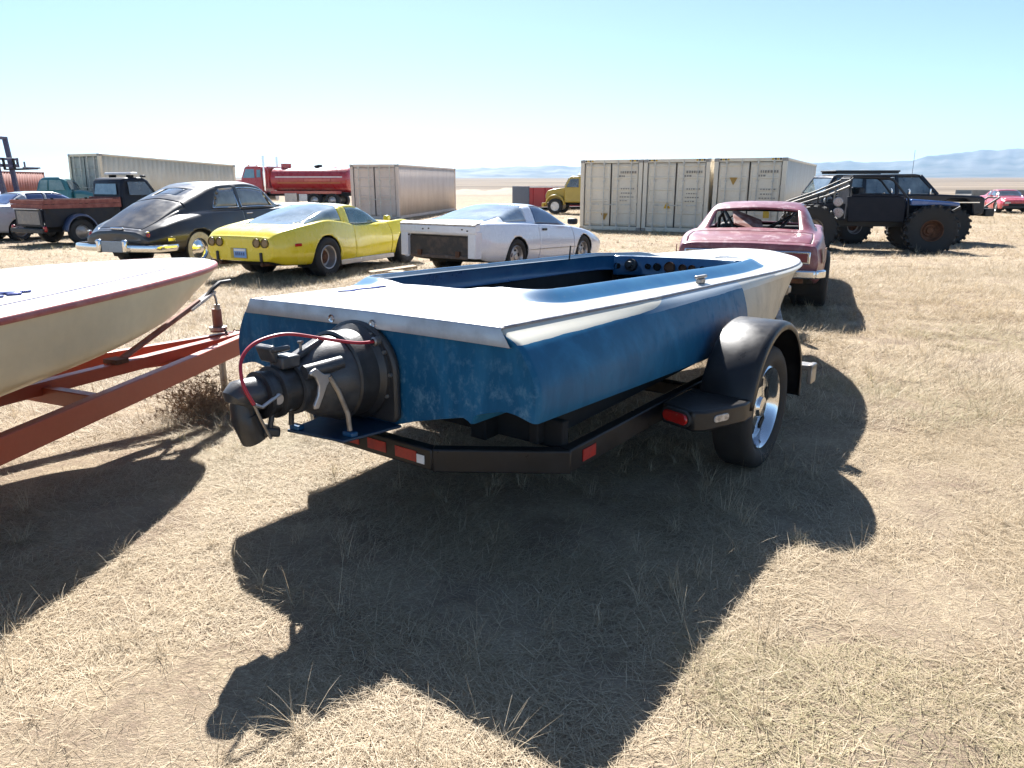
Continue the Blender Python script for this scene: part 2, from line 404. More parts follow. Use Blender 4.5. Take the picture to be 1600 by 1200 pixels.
def tile(seed, size, nb, Lr, wr, liftr, curlr, tufts=0, holes=0):
    """a carpet of blades about size x size with a ragged edge"""
    r = np.random.default_rng(seed); V = []; F = []; S = []
    hs = r.uniform(-size*.4, size*.4, (holes, 2)); lay = r.uniform(0, 6.28)
    def put(p, b, L, w, c, l, sh):
        v, f = blade(p, (math.cos(b), math.sin(b)), L, w, c, l); n = len(V)
        V.extend([tuple(x) for x in v]); F.extend([tuple(j+n for j in q) for q in f]); S.extend([sh]*len(v))
    for i in range(nb):
        x, y = r.uniform(-size*.62, size*.62, 2); d = max(abs(x), abs(y))/(size*.62)
        if r.uniform() < max(0, (d-.72)/.28): continue
        if holes and min(np.hypot(hs[:,0]-x, hs[:,1]-y)) < size*.13*r.uniform(.5, 1.2): continue
        put((x, y, 0), lay + r.normal(0, 1.1), r.uniform(*Lr), r.uniform(*wr), r.uniform(*curlr), abs(r.normal(0, liftr)), r.uniform())
    for k in range(tufts):
        cx, cy = r.uniform(-size*.5, size*.5, 2); hgt = r.uniform(.6, 1.5)
        for i in range(r.integers(12, 34)):
            b = r.uniform(0, 6.28); put((cx+r.normal(0,.018), cy+r.normal(0,.018), 0), b, hgt*r.uniform(.07, .17), r.uniform(*wr)*.8, r.uniform(.1, 1.1), r.uniform(.75, 1.45), r.uniform(.2, 1))
    return V, F, S
def tiles_over(y0, y1, step, margin):
    pts = []; y = y0
    while y < y1:
        hw = 0.74*y + margin; n = int(math.ceil(2*hw/step))
        for i in range(n+1): pts.append((-hw + i*step + rng.uniform(-.2,.2)*step, y + rng.uniform(-.2,.2)*step))
        y += step
    a = np.array(pts); return np.c_[a, gz(a[:,0], a[:,1]) + .002]
def build_grass():
    T = [tile(1+k, .9, 7600, (.035,.13), (.0012,.0028), .20, (-.1,.45), tufts=(4, 1, 7, 2, 11, 3)[k], holes=(0, 0, 0, 1, 0, 1)[k]) for k in range(6)]
    p = tiles_over(.5, 5.6, .70, 1.0); n = len(p)
    grass_object('matted_grass', p, rng.uniform(.9, 1.12, n), np.c_[rng.uniform(-.01,.01,(n,2)), rng.uniform(0, 6.28, n)], T, M['straw'], 'matted dry straw grass lying over the near field')
    T = [tile(15+k, 1.4, 6000, (.05,.17), (.0022,.0050), .42, (-.1,.7), tufts=(9, 4, 16, 6, 22)[k], holes=(1, 4, 3, 7, 2)[k]) for k in range(5)]
    p = tiles_over(5.3, 14.2, 1.08, 1.5); n = len(p)
    grass_object('clumped_grass', p, rng.uniform(.85, 1.15, n), np.c_[rng.uniform(-.01,.01,(n,2)), rng.uniform(0, 6.28, n)], T, M['straw'], 'clumped dry grass covering the field behind the boat trailers')
    T = [clump(30, .05, (.10,.26), (.0012,.0026), (.6,1.45), (.1,1.3), 60+k) for k in range(6)]
    q = np.array([(rng.uniform(-.4, 1.7), rng.uniform(2.5, 5.2)) for _ in range(55)] + [(rng.uniform(-3.2, -1.6), rng.uniform(3.4, 5.6)) for _ in range(30)])
    p = np.c_[q, gz(q[:,0], q[:,1])]; n = len(p)
    grass_object('tall_grass', p, rng.uniform(.3, .75, n), np.c_[rng.uniform(-.2,.2,(n,2)), rng.uniform(0, 6.28, n)], T, M['straw'], 'taller dry grass left standing under the boat trailers')
    T = [tile(30+k, 2.8, 4200, (.05,.15), (.004,.010), .35, (-.1,.6), tufts=(6, 14, 3, 22)[k], holes=(2, 5, 8, 3)[k]) for k in range(4)]
    p = tiles_over(13.2, 52, 2.3, 3.0); n = len(p)
    grass_object('field_grass', p, rng.uniform(.9, 1.15, n), np.c_[np.zeros((n,2)), rng.uniform(0, 6.28, n)], T, M['straw'], 'short dry grass of the field around the parked cars')
build_grass()

def build_weed():
    # dry tumbleweed caught under the red trailer's coupler
    r = np.random.default_rng(5)
    root = empty('dry_weed', (-2.22, 5.05, 0)); tag(root, 'bushy brown dry weed under the red trailer tongue', 'weed')
    g = G(); st = G()
    for i in range(260):
        a = r.uniform(0, 6.28); e = r.uniform(0.1, 1.45); L = r.uniform(0.14, 0.42); p = Vector((r.normal(0,.10), r.normal(0,.10), 0.0)); pts = [p]
        for k in range(4):
            a += r.normal(0, .35); e = max(-.2, e - r.uniform(0, .3)); p = p + Vector((math.cos(a)*math.cos(e), math.sin(a)*math.cos(e), math.sin(e)))*L/4; pts.append(p)
        st.tube(pts, [.0022, .0018, .0014, .001, .0006], 3, False)
        for q in pts[1:]:
            for _ in range(9):
                d = Vector(r.normal(0, 1, 3)).normalized(); l = r.uniform(.015, .05); s = d.orthogonal().normalized()*r.uniform(.0012, .003)
                g.add([q - s, q + s, q + d*l], [(0, 1, 2)])
    m = pm('dry_weed', (0.20, 0.125, 0.07), 0.9, 0, 0, (0.34, 0.24, 0.14), 9)
    st.build('stem', m, root, smooth=0); g.build('foliage', m, root, smooth=0)
build_weed()
# ================================================================== LOFTING
def loft_half(tracks, ys, nsub, tang=None):
    """tracks: K lists of (y, x, z) -> dense half surface P[i][j] and s[j] = segment + fraction"""
    K = len(tracks)
    X = np.array([pchip([p[0] for p in t], [p[1] for p in t], ys) for t in tracks])
    Z = np.array([pchip([p[0] for p in t], [p[2] for p in t], ys) for t in tracks])
    C = np.stack([X, Z], -1)                       # K, n, 2
    tang = tang or [1.0]*K
    Tn = np.zeros_like(C)
    for k in range(K):
        a = C[max(k-1, 0)]; b = C[min(k+1, K-1)]; Tn[k] = (b - a) * 0.5 * tang[k]
    Tn[0,:,1] = 0; Tn[-1,:,1] = 0
    cols = []; s = []
    for k in range(K-1):
        n = nsub[k] if isinstance(nsub, (list, tuple)) else nsub
        L = np.linalg.norm(C[k+1]-C[k], axis=-1, keepdims=True)
        def lim(T):
            l = np.linalg.norm(T, axis=-1, keepdims=True); return T*np.minimum(1, 1.2*L/np.maximum(l, 1e-6))
        t0, t1 = lim(Tn[k]), lim(Tn[k+1])
        for i in range(n + (k == K-2)):
            t = i/n; cols.append((1+2*t)*(1-t)**2*C[k] + t*(1-t)**2*t0 + t*t*(3-2*t)*C[k+1] + t*t*(t-1)*t1); s.append(k + t)
    Q = np.array(cols)                              # J, n, 2
    P = np.zeros((len(ys), len(s), 3)); P[:,:,0] = Q[:,:,0].T; P[:,:,1] = ys[:,None]; P[:,:,2] = Q[:,:,1].T
    return P, np.array(s)
def spaced(a, b, n, extra=()):
    return np.unique(np.round(np.r_[np.linspace(a, b, n), extra], 4))

# ================================================================== BLUE JET BOAT
def paint_nodes_hull():
    m, nt, p = nodes('blue_hull_gelcoat'); co = ocoord(nt)
    sp = N(nt, 'ShaderNodeSeparateXYZ'); nt.links.new(co, sp.inputs[0]); u, z = sp.outputs[1], sp.outputs[2]
    wob = mathn(nt, 'MULTIPLY', mathn(nt, 'SUBTRACT', noise(nt, co, 5, 3), 0.5), 0.012)
    zz = mathn(nt, 'ADD', z, wob)
    mp = N(nt, 'ShaderNodeMapping'); mp.inputs['Scale'].default_value = (2.2, 1.2, 0.55); nt.links.new(co, mp.inputs[0])
    fade = ramp(nt, noise(nt, mp.outputs[0], 3.2, 7, 0.68, 0.3), 0.46, 0.68)
    mp2 = N(nt, 'ShaderNodeMapping'); mp2.inputs['Scale'].default_value = (8, 8, 6); nt.links.new(co, mp2.inputs[0])
    chalk = ramp(nt, noise(nt, mp2.outputs[0], 2.0, 8, 0.72, 0.2), 0.50, 0.66)
    blue = mix(nt, fade, (0.012, 0.092, 0.19), (0.022, 0.14, 0.27))
    # chalky oxidised flakes, mostly on the transom and lower hull
    tr = ramp(nt, u, 0.02, 0.0, 0.10, 0.75)
    low = ramp(nt, z, 1.0, 0.7, 0.35, 1.0)
    blue = mix(nt, mathn(nt, 'MULTIPLY', mathn(nt, 'MULTIPLY', chalk, tr), low), blue, (0.14, 0.27, 0.36))
    blue = mix(nt, ramp(nt, noise(nt, co, 3.0, 4), 0.58, 0.75, 0, 0.16), blue, (0.06, 0.14, 0.17))
    # cream flash under the rail on the aft half, grey-blue ahead of it, beige bow
    r1 = mathn(nt, 'ADD', 0.985, mathn(nt, 'MULTIPLY', u, 0.012))
    endr = mathn(nt, 'MULTIPLY', mathn(nt, 'POWER', ramp(nt, u, 0.95, 1.32), 3.0), 0.055)
    cream = mathn(nt, 'MULTIPLY', mathn(nt, 'GREATER_THAN', zz, mathn(nt, 'ADD', r1, endr)), mathn(nt, 'LESS_THAN', u, 1.30))
    band = mathn(nt, 'MULTIPLY', mathn(nt, 'GREATER_THAN', zz, mathn(nt, 'ADD', r1, -0.012)), mathn(nt, 'GREATER_THAN', u, 1.0))
    c = mix(nt, mathn(nt, 'MULTIPLY', band, ramp(nt, u, 1.0, 1.5, 0.0, 1.0)), blue, (0.43, 0.48, 0.52))
    c = mix(nt, mathn(nt, 'MULTIPLY', cream, mathn(nt, 'GREATER_THAN', u, 0.004)), c, (0.52, 0.50, 0.43))
    bow = mathn(nt, 'GREATER_THAN', mathn(nt, 'ADD', u, mathn(nt, 'MULTIPLY', mathn(nt, 'SUBTRACT', 1.0, z), -0.12)), 2.36)
    bc = mix(nt, ramp(nt, noise(nt, mp.outputs[0], 4.0, 5), 0.35, 0.7), (0.52, 0.46, 0.36), (0.40, 0.36, 0.29))
    bc = mix(nt, mathn(nt, 'GREATER_THAN', zz, mathn(nt, 'ADD', r1, -0.03)), bc, (0.55, 0.53, 0.47))
    c = mix(nt, bow, c, bc)
    nt.links.new(c, p.inputs['Base Color'])
    nt.links.new(mathn(nt, 'ADD', 0.34, mathn(nt, 'MULTIPLY', chalk, 0.25)), p.inputs['Roughness'])
    p.inputs['Coat Weight'].default_value = 0.0; p.inputs['Specular IOR Level'].default_value = 0.14
    bumpn(nt, p, noise(nt, co, 70, 3), 0.03, 0.003)
    return m
def paint_nodes_deck():
    m, nt, p = nodes('white_and_blue_deck'); co = ocoord(nt)
    a = N(nt, 'ShaderNodeAttribute'); a.attribute_name = 'blue'
    k = ramp(nt, a.outputs['Fac'], 0.35, 0.65)
    w = mix(nt, ramp(nt, noise(nt, co, 4, 6, .65), 0.4, 0.7), (0.60, 0.60, 0.585), (0.52, 0.515, 0.48))
    b = mix(nt, ramp(nt, noise(nt, co, 5, 6, .65), 0.4, 0.7), (0.012, 0.095, 0.215), (0.026, 0.13, 0.25))
    dirt = ramp(nt, noise(nt, co, 22, 6, 0.7), 0.6, 0.8, 0, 0.35)
    c = mix(nt, dirt, mix(nt, k, w, b), (0.26, 0.24, 0.2))
    nt.links.new(c, p.inputs['Base Color']); p.inputs['Roughness'].default_value = 0.34
    p.inputs['Coat Weight'].default_value = 0.12; p.inputs['Coat Roughness'].default_value = 0.2
    return m
M['hull_blue'] = paint_nodes_hull(); M['deck'] = paint_nodes_deck()
M['blue_gel'] = pm('blue_gelcoat', (0.010, 0.085, 0.20), 0.35, 0, 0.2, (0.028, 0.125, 0.24), 5, 0.4, 0.7, 1, 0.03)
M['cast_black'] = pm('black_cast_housing', (0.02, 0.021, 0.024), 0.42, 0, 0.1, (0.06, 0.06, 0.062), 11, 0.5, 0.8, 0.7, 0.25, 140, dust=0.10)
M['cast_grey'] = pm('grey_cast_housing', (0.042, 0.045, 0.052), 0.4, 0.15, 0.1, (0.11, 0.108, 0.105), 9, 0.45, 0.75, 0.8, 0.2, 140, dust=0.10)
M['red_cable'] = pm('red_cable', (0.36, 0.012, 0.028), 0.4, 0, 0.1)
M['carpet'] = pm('black_carpet', (0.008, 0.008, 0.009), 0.95)

BW = lambda u: (0.773 + 0.06*min(1, u/1.2)) * (1 - max(0, (u-2.95)/2.65)**2.47)
def blue_boat():
    root = empty('jet_boat', (-0.673, 3.2, 0), 36.585, rx=-1.43, ry=-1.2)
    tag(root, 'faded blue jet boat with white deck on a black trailer', 'boat')
    L = 5.6
    rail = [(u, BW(u), 1.045) for u in np.linspace(0, L, 24)]; rail[-1] = (L, 0.012, 1.045)
    tr = [
        [(0,0,.50),(3,0,.50),(4.2,0,.57),(5.0,0,.72),(5.45,0,.90),(L,0,1.0)],
        [(0,.30,.585),(2.6,.28,.58),(4.2,.16,.62),(5.0,.07,.75),(L,.002,1.005)],
        [(0,.60,.655),(2.6,.56,.64),(4.2,.32,.66),(5.0,.14,.78),(L,.003,1.01)],
        [(0,.64,.635),(2.6,.60,.62),(4.2,.34,.655),(5.0,.15,.78),(L,.004,1.01)],
        [(0,.665,.675),(2.6,.625,.645),(4.2,.36,.67),(5.0,.16,.79),(L,.005,1.015)],
        [(0,.83,.715),(2.6,.77,.67),(4.2,.44,.70),(5.0,.19,.81),(L,.006,1.02)],
        [(0,.955,.69),(1.6,.945,.665),(2.6,.90,.655),(3.5,.76,.675),(4.2,.54,.73),(4.9,.26,.83),(5.4,.08,.96),(L,.007,1.025)],
        [(0,.962,.83),(1.6,.95,.825),(2.6,.91,.83),(3.5,.80,.84),(4.2,.63,.87),(4.9,.37,.93),(5.4,.13,1.0),(L,.008,1.03)],
        [(0,.885,.975),(1.6,.902,.975),(2.6,.885,.98),(3.5,.83,.98),(4.2,.685,.985),(4.9,.435,1.0),(5.4,.155,1.025),(L,.009,1.035)],
        [(u, x*1.03+.008, 1.024) for u, x, z in rail],
        rail,
    ]
    us = spaced(0, L, 110, (.004, .01, .018, .028, .04))
    P, s = loft_half(tr, us, [3,4,2,2,4,4,6,6,4,2], [1,1,.3,.2,.3,1,.25,1,1,1,1])
    k_ = np.clip(1 - us/.022, 0, 1)**2.0                              # the transom edge is a soft radius
    P[:,:,0] *= (1 - .016*k_)[:,None]; P[:,:,2] = .80 + (P[:,:,2]-.80)*(1 - .012*k_)[:,None]
    n, J = P.shape[:2]; Pm = P.copy(); Pm[:,:,0] *= -1
    full = np.concatenate([Pm[:, ::-1], P[:, 1:]], 1)          # port rail .. keel .. starboard rail
    g = G().grid(full)
    ring = [i for i in range(full.shape[1])]
    g.f.append(tuple(ring))                                     # transom
    hull = g.build('hull', M['hull_blue'], root, smooth=32)
    # ---- deck as one dense sheet with a cockpit opening
    A0, A1 = 0.50, 3.45
    def chalf(u):
        t = np.clip((u-A0)/(A1-A0), 0, 1)
        c = pchip([0.45,1.2,1.9,2.6,3.1,3.5], [.575,.61,.635,.655,.625,.57], u)
        e = (1-np.clip((A0+.22-u)/.22, 0, 1)**3)**(1/3) * (1-np.clip((u-(A1-.30))/.30, 0, 1)**2.6)**(1/2.6)
        return np.where((u > A0) & (u < A1), c*e, 0)
    q0 = np.linspace(0, 1, 60)[1:]; cu = np.unique(np.r_[A0, A0+.22*(1-(1-q0**3)**(1/3)), np.linspace(A0+.22, A1-.30, 280), A1-.30*(1-(1-q0**2.6)**(1/2.6)), A1]); cc = chalf(cu); poly = np.c_[cu, cc]
    def dist_out(u, v):      # distance from the opening's edge (positive outside)
        v = np.abs(v); d = np.full(u.shape, 9.0)
        for k in range(len(poly)-1):
            ax, ay = poly[k]; bx, by = poly[k+1]; l2 = (bx-ax)**2+(by-ay)**2+1e-12
            t = np.clip(((u-ax)*(bx-ax)+(v-ay)*(by-ay))/l2, 0, 1); d = np.minimum(d, np.hypot(u-ax-t*(bx-ax), v-ay-t*(by-ay)))
        return np.where((u > A0) & (u < A1) & (v < chalf(u)), -d, d)
    q = np.linspace(0, 1, 46)[1:]
    rows_u = np.unique(np.round(np.r_[np.linspace(-.012, L, 330), A0 + .22*(1-(1-q**3)**(1/3)), A1 - .30*(1-(1-q**2.6)**(1/2.6)), A0, A1], 7))
    nc = 84; fr = np.linspace(0, 1, nc+1); W_ = np.array([BW(max(u,0)) for u in rows_u]); W_[-1] = .01
    C_ = chalf(rows_u); U = np.repeat(rows_u[:,None], nc+1, 1); V = C_[:,None] + (W_-C_)[:,None]*fr[None,:]
    D = np.abs(dist_out(U, V)); D[:,0] = np.where((rows_u >= A0) & (rows_u <= A1), 0, D[:,0]); Wg = np.repeat(W_[:,None], nc+1, 1)
    def deck_z(U, V, D, Wg):
        fr_ = np.clip(np.abs(V)/np.maximum(Wg, .02), 0, 1)
        aft = sst((U+.05)/0.55)
        crown = 0.062*(1-fr_**2.2)*np.minimum(1, Wg/.5)*(0.3+0.7*aft)
        fa = sst((U-.10)/.6)
        bump = 0.052*(1-sst((D-0.015)/0.13))*fa*(1-sst((U-3.1)/.45)*0.5)
        side = sst((np.abs(V)-0.16)/0.25)
        z = 1.05 + crown + bump*(0.25+0.75*side) - 0.03*sst((0.028-D)/0.028)
        return z - 0.03*sst((0.07-U)/0.09)                     # rolls over at the transom
    Z = deck_z(U, V, D, Wg)
    blue = np.clip(np.minimum((D-.018)/.014, (.118-D)/.014)+.5, 0, 1)*sst((U-.26)/.30)*sst((V-.3)/.1)*(1-sst((U-3.55)/.12))
    blue = np.where(D < 0.004, 0.9, blue)
    both = np.concatenate([np.stack([-V, U, Z], -1), np.stack([V, U, Z], -1)], 0).reshape(-1, 3)
    n_ = U.shape[0]; idx = np.arange(n_*(nc+1)).reshape(n_, nc+1); off = n_*(nc+1); faces = []
    for i in range(n_-1):
        for j in range(nc):
            a, b, c, d = idx[i,j], idx[i,j+1], idx[i+1,j+1], idx[i+1,j]
            faces.append((off+a, off+b, off+c, off+d)); faces.append((d, c, b, a))
    deck = mk('deck', both, faces, M['deck'], root, smooth=60)
    at = deck.data.attributes.new('blue', 'FLOAT', 'POINT'); at.data.foreach_set('value', np.r_[blue.ravel(), blue.ravel()].astype(np.float32))
    # ---- cockpit liner: walls down from the opening
    ring = [(u, c) for u, c in poly[::2]] + [(u, -c) for u, c in poly[::-2]]
    def deckz(u, v):
        one = np.ones(1); d = dist_out(np.array([u]), np.array([v])); return float(deck_z(one*u, one*v, np.maximum(d, 0), one*BW(max(u, 0)))[0])
    g = G(); rows = []
    ra = np.array(ring); wz = np.array([BW(u) for u, v in ring])
    rz = deck_z(ra[:,0], np.abs(ra[:,1]), np.zeros(len(ra)), wz)
    for dz, ins_ in ((0, .0), (-.02, .012), (-.09, .02), (-.105, .012), (-.11, -.01)):
        row = []
        for (u, v), z_ in zip(ring, rz):
            l = math.hypot(u-2.0, v) or 1
            row.append((v + v/l*ins_, u + (u-2.0)/l*ins_, z_ - .002 + dz))
        rows.append(row)
    liner_ = g.grid(np.array(rows)); liner_.build('cockpit_liner', M['blue_gel'], root, smooth=50)
    g = G(); g.box((0, 2.0, .74), (1.16, 2.95, .02)); g.box((-.655,2.0,.85),(.02,2.9,.26)); g.box((.655,2.0,.85),(.02,2.9,.26)); g.box((0,.50,.86),(1.2,.02,.26)); g.box((0,3.46,.86),(1.2,.02,.26))
    g.build('cockpit_floor', M['carpet'], root)
    # engine hatch rails / old seat base, barely seen in the dark
    G().box((-.28,1.7,.78),(.42,.5,.12)).box((.28,1.7,.78),(.42,.5,.12)).build('seat_base', M['carpet'], root, bevel=.02)
    # ---- dash with gauge openings, facing aft
    dg = G(); 
    pts = []
    for k, v in enumerate(np.linspace(-.52, .52, 27)):
        yy = 3.37 - 0.10*(abs(v)/.52)**4
        pts.append([(v, yy, 1.105), (v, yy-.012, 1.095), (v, yy-.03, .955), (v, yy-.01, .94)])
    dg.grid(np.array(pts)); dash = dg.build('dashboard', M['blue_gel'], root, smooth=60, solid=.012)
    for k, (v, r, mt) in enumerate(((-.49,.024,'dark'),(-.25,.022,'dark'),(-.17,.030,'dark'),(-.06,.045,'rust'),(.05,.030,'rust'),(.13,.028,'rust'),(.22,.022,'dark'))):
        yy = 3.347 - 0.10*(abs(v)/.52)**4
        G().lathe([(0,0),(r*.82,0),(r,-.004),(r,.02)], (v, yy-.006, 1.02), (0,-1,.15), 20).build('gauge', M[mt], dash)
    G().lathe([(0,.06),(.022,.06),(.03,.04),(.05,.035),(.052,.0),(.03,-.02)], (-.39, 3.32, 1.025), (0,-1,.2), 20).build('steering_hub', M['black_dull'], dash)
    # ---- rub rail, transom band
    rr = [(BW(u)+.006, u, 1.043) for u in np.linspace(0, 5.58, 70)]
    path = [(-x, y, z) for x, y, z in rr] + [(x, y, z) for x, y, z in rr[::-1]]
    G().tube(path, .0075, 8).build('rub_rail', pm('rub_rail', (.16,.15,.17), .4, .3, 0, (.3,.29,.28), 9), root)
    g = G(); rows = []
    vs_ = np.linspace(-.80, .80, 41)
    for dz, off in ((0,.012), (.002,-.006), (-.006,-.012), (-.072,-.013), (-.072,0)):
        rows.append([(v*(1 + (.055 if dz < -.05 else 0)), off - .003 - .004*(1-(v/.8)**2), 1.047 + dz + .006*(1-(v/.8)**2)) for v in vs_])
    bandp = g.grid(np.array(rows)).build('transom_cap', M['alu'], root, smooth=40)
    for v in (-.17, .10):
        G().lathe([(.006,-.004),(.011,.006),(.018,.008),(.019,.0),(.0,-.002)], (v, -.016, 1.003), (0,-1,0), 16).build('drain_fitting', M['chrome'], root)
    # cleat on the side deck
    g = G().box((.78, 1.94, 1.072), (.035, .07, .03)).bar((.78,1.87,1.096), (.78,2.01,1.096), .026, .018)
    g.build('cleat', M['steel'], root, bevel=.006)
    # blue emblem on the aft deck
    g = G(); zc = lambda x, y: deckz(y, x) + .003
    for a, b in (((-.44,.26),(-.35,.29)), ((-.39,.30),(-.31,.36)), ((-.36,.335),(-.27,.38)), ((-.32,.38),(-.25,.405))):
        g.bar((a[0], a[1], zc(*a)), (b[0], b[1], zc(*b)), .036, .004)
    g.build('emblem', pm('emblem_blue', (.05,.09,.36), .35), root)
    # lever by the port coaming
    G().tube([(-.56,2.62,1.10),(-.55,2.62,1.21)], .006, 6).build('throttle_lever', M['black_dull'], root)
    # bow eye
    G().tube(arc((0,5.36,.90), .03, -90, 90, 8), .006, 6).build('bow_eye', M['chrome'], root)
    # ---- jet pump
    def lathe(prof, c0, c1, n=40):
        a = Vector(c0); b = Vector(c1); return G().lathe([(r, t*(b-a).length) for r, t in prof], a, b-a, n)
    jet = empty('jet_pump', (0,0,0), parent=root)
    # mounting flange: arched plate on the transom
    ang = np.linspace(0, math.pi, 25)
    poly2 = [(.245*math.cos(a), .795+.215*math.sin(a)) for a in ang] + [(-.245,.60),(-.22,.575),(.22,.575),(.245,.60)]
    G().prism(poly2, (0,-.004,0), (1,0,0), (0,0,1), (0,-1,0), .035).build('mounting_flange', M['cast_black'], jet, bevel=.012)
    for a in np.linspace(-.5, 3.64, 9):
        c = (.222*math.cos(a), -.04, .79+.195*math.sin(a))
        G().lathe([(0,.012),(.009,.012),(.0105,0)], c, (0,-1,0), 6).build('bolt', M['steel'], jet)
    G().lathe([(.216,0),(.212,.022),(.192,.045),(.186,.115),(.196,.122),(.196,.142),(.184,.148)], (0,-.03,.785), (0,-1,0), 48).build('intake_housing', M['cast_black'], jet)
    G().lathe([(.182,.0),(.178,.03),(.166,.07),(.145,.115),(.122,.15),(.106,.175),(.102,.20),(.112,.203),(.112,.225),(.098,.228)], (0,-.175,.782), (0,-1,-.02), 48).build('pump_bowl', M['cast_grey'], jet)
    G().lathe([(.094,0),(.092,.07),(.106,.072),(.106,.092),(.086,.096),(.083,.13),(.096,.135),(.096,.152),(.07,.155)], (0,-.395,.777), (0,-1,-.02), 40).build('nozzle', M['cast_black'], jet)
    # steering nozzle: pipe then a droop snout pointing down
    pth = [(0,-.48,.78),(0,-.53,.782),(0,-.535,.783),(0,-.60,.787),(0,-.635,.787),(0,-.655,.775),(0,-.66,.765)]
    G().tube(pth, [.084,.084,.068,.066,.064,.052,.03], 28).build('steering_nozzle', M['cast_grey'], jet, smooth=45)
    G().tube([(0,-.61,.78),(0,-.618,.74),(0,-.617,.715),(0,-.616,.712),(0,-.595,.65),(0,-.575,.61)], [.045,.05,.05,.056,.054,.058], 24).build('droop_snout', M['cast_black'], jet, smooth=45)
    G().prism([(-.06,-.035),(.065,-.04),(.075,.02),(.03,.05),(-.05,.045)], (0,-.535,.612), (1,0,0), (0,1,-.25), (0,.2,1), .035).build('deflector_lip', M['cast_black'], jet, bevel=.008)
    # ribs and bosses on the bowl
    G().bar((.0,-.22,.955),(.0,-.39,.888), .05, .03).build('bowl_rib', M['cast_grey'], jet, bevel=.01)
    G().tube([(.13,-.23,.868),(.105,-.40,.853)], .030, 14).build('shaft_boss', M['cast_grey'], jet)
    G().box((.02,-.425,.895),(.085,.09,.05)).box((-.02,-.475,.93),(.10,.03,.07), Matrix.Rotation(.35,3,'X')).box((.02,-.455,.945),(.07,.075,.022), Matrix.Rotation(-.25,3,'Y')).build('shift_bracket', M['cast_grey'], jet, bevel=.008)
    G().tube([(0,-.33,.90),(0,-.33,.955)], .006, 6).tube([(-.012,-.33,.955),(.014,-.33,.958)], .007, 6).build('grease_fitting', M['steel'], jet)
    # bell crank, strut and steering arm (bare metal)
    poly3 = [(-.40,.862),(-.375,.872),(-.335,.842),(-.305,.838),(-.298,.822),(-.325,.79),(-.352,.74),(-.372,.705),(-.392,.705),(-.395,.722),(-.372,.76),(-.365,.80),(-.378,.835),(-.405,.85)]
    G().prism(poly3, (.135,0,0), (0,1,0), (0,0,1), (1,0,0), .014).build('bell_crank', M['alu'], jet, bevel=.004)
    G().tube([(.146,-.31,.828),(.155,-.275,.76),(.17,-.245,.66),(.172,-.24,.585)], .011, 10).build('strut', M['steel'], jet)
    G().tube([(-.10,-.32,.70),(-.10,-.33,.585)], .012, 10).build('strut', M['cast_black'], jet)
    G().lathe([(0,.016),(.020,.016),(.024,.01),(.024,0)], (.075,-.515,.765), (1,0,0), 18).build('pivot_bolt', M['alu'], jet)
    G().tube([(.092,-.515,.785),(.094,-.55,.772),(.092,-.595,.752),(.09,-.625,.768)], .0075, 8).build('steering_arm', M['alu'], jet)
    G().tube([(.086,-.625,.765),(.086,-.60,.70),(.08,-.56,.615)], .006, 8).build('link_rod', M['steel'], jet)
    G().tube([(.05,-.52,.72),(.05,-.545,.63)], .011, 8).build('trim_stop', M['cast_black'], jet)
    # ride plate
    G().prism([(-.19,0),(.235,0),(.20,-.30),(-.12,-.34)], (0,0,.562), (1,0,0), (0,1,0), (0,0,-1), .012).build('ride_plate', pm('dark_blue_plate', (.008,.035,.08), .4, 0, .1, (.03,.06,.09), 12), jet, bevel=.003)
    G().box((.172,-.24,.572),(.06,.035,.02)).build('strut_foot', M['blue_gel'], jet, bevel=.004)
    G().box((-.09,-.31,.572),(.06,.035,.02)).build('strut_foot', M['blue_gel'], jet, bevel=.004)
    # red steering cable: out of the transom, over the pump, down to the arm
    cps = np.array([(.150,-.055,.935),(.147,-.13,.938),(.09,-.28,.972),(.02,-.42,1.005),(.01,-.54,.99),(.03,-.63,.93),(.07,-.655,.85),(.088,-.628,.768)])
    tt = np.linspace(0, len(cps)-1, 60); k = np.arange(len(cps))
    pth = np.c_[[pchip(k, cps[:,i], tt) for i in range(3)]].T
    for _ in range(6): pth[1:-1] = (pth[:-2] + 2*pth[1:-1] + pth[2:])/4
    G().tube(pth, .007, 10).build('steering_cable', M['red_cable'], jet, smooth=80)
    G().lathe([(.013,0),(.020,.005),(.020,.045),(.013,.05)], (.150,-.02,.935), (0,-1,0), 14).build('cable_gland', M['steel'], jet)
    return root
blue_boat()

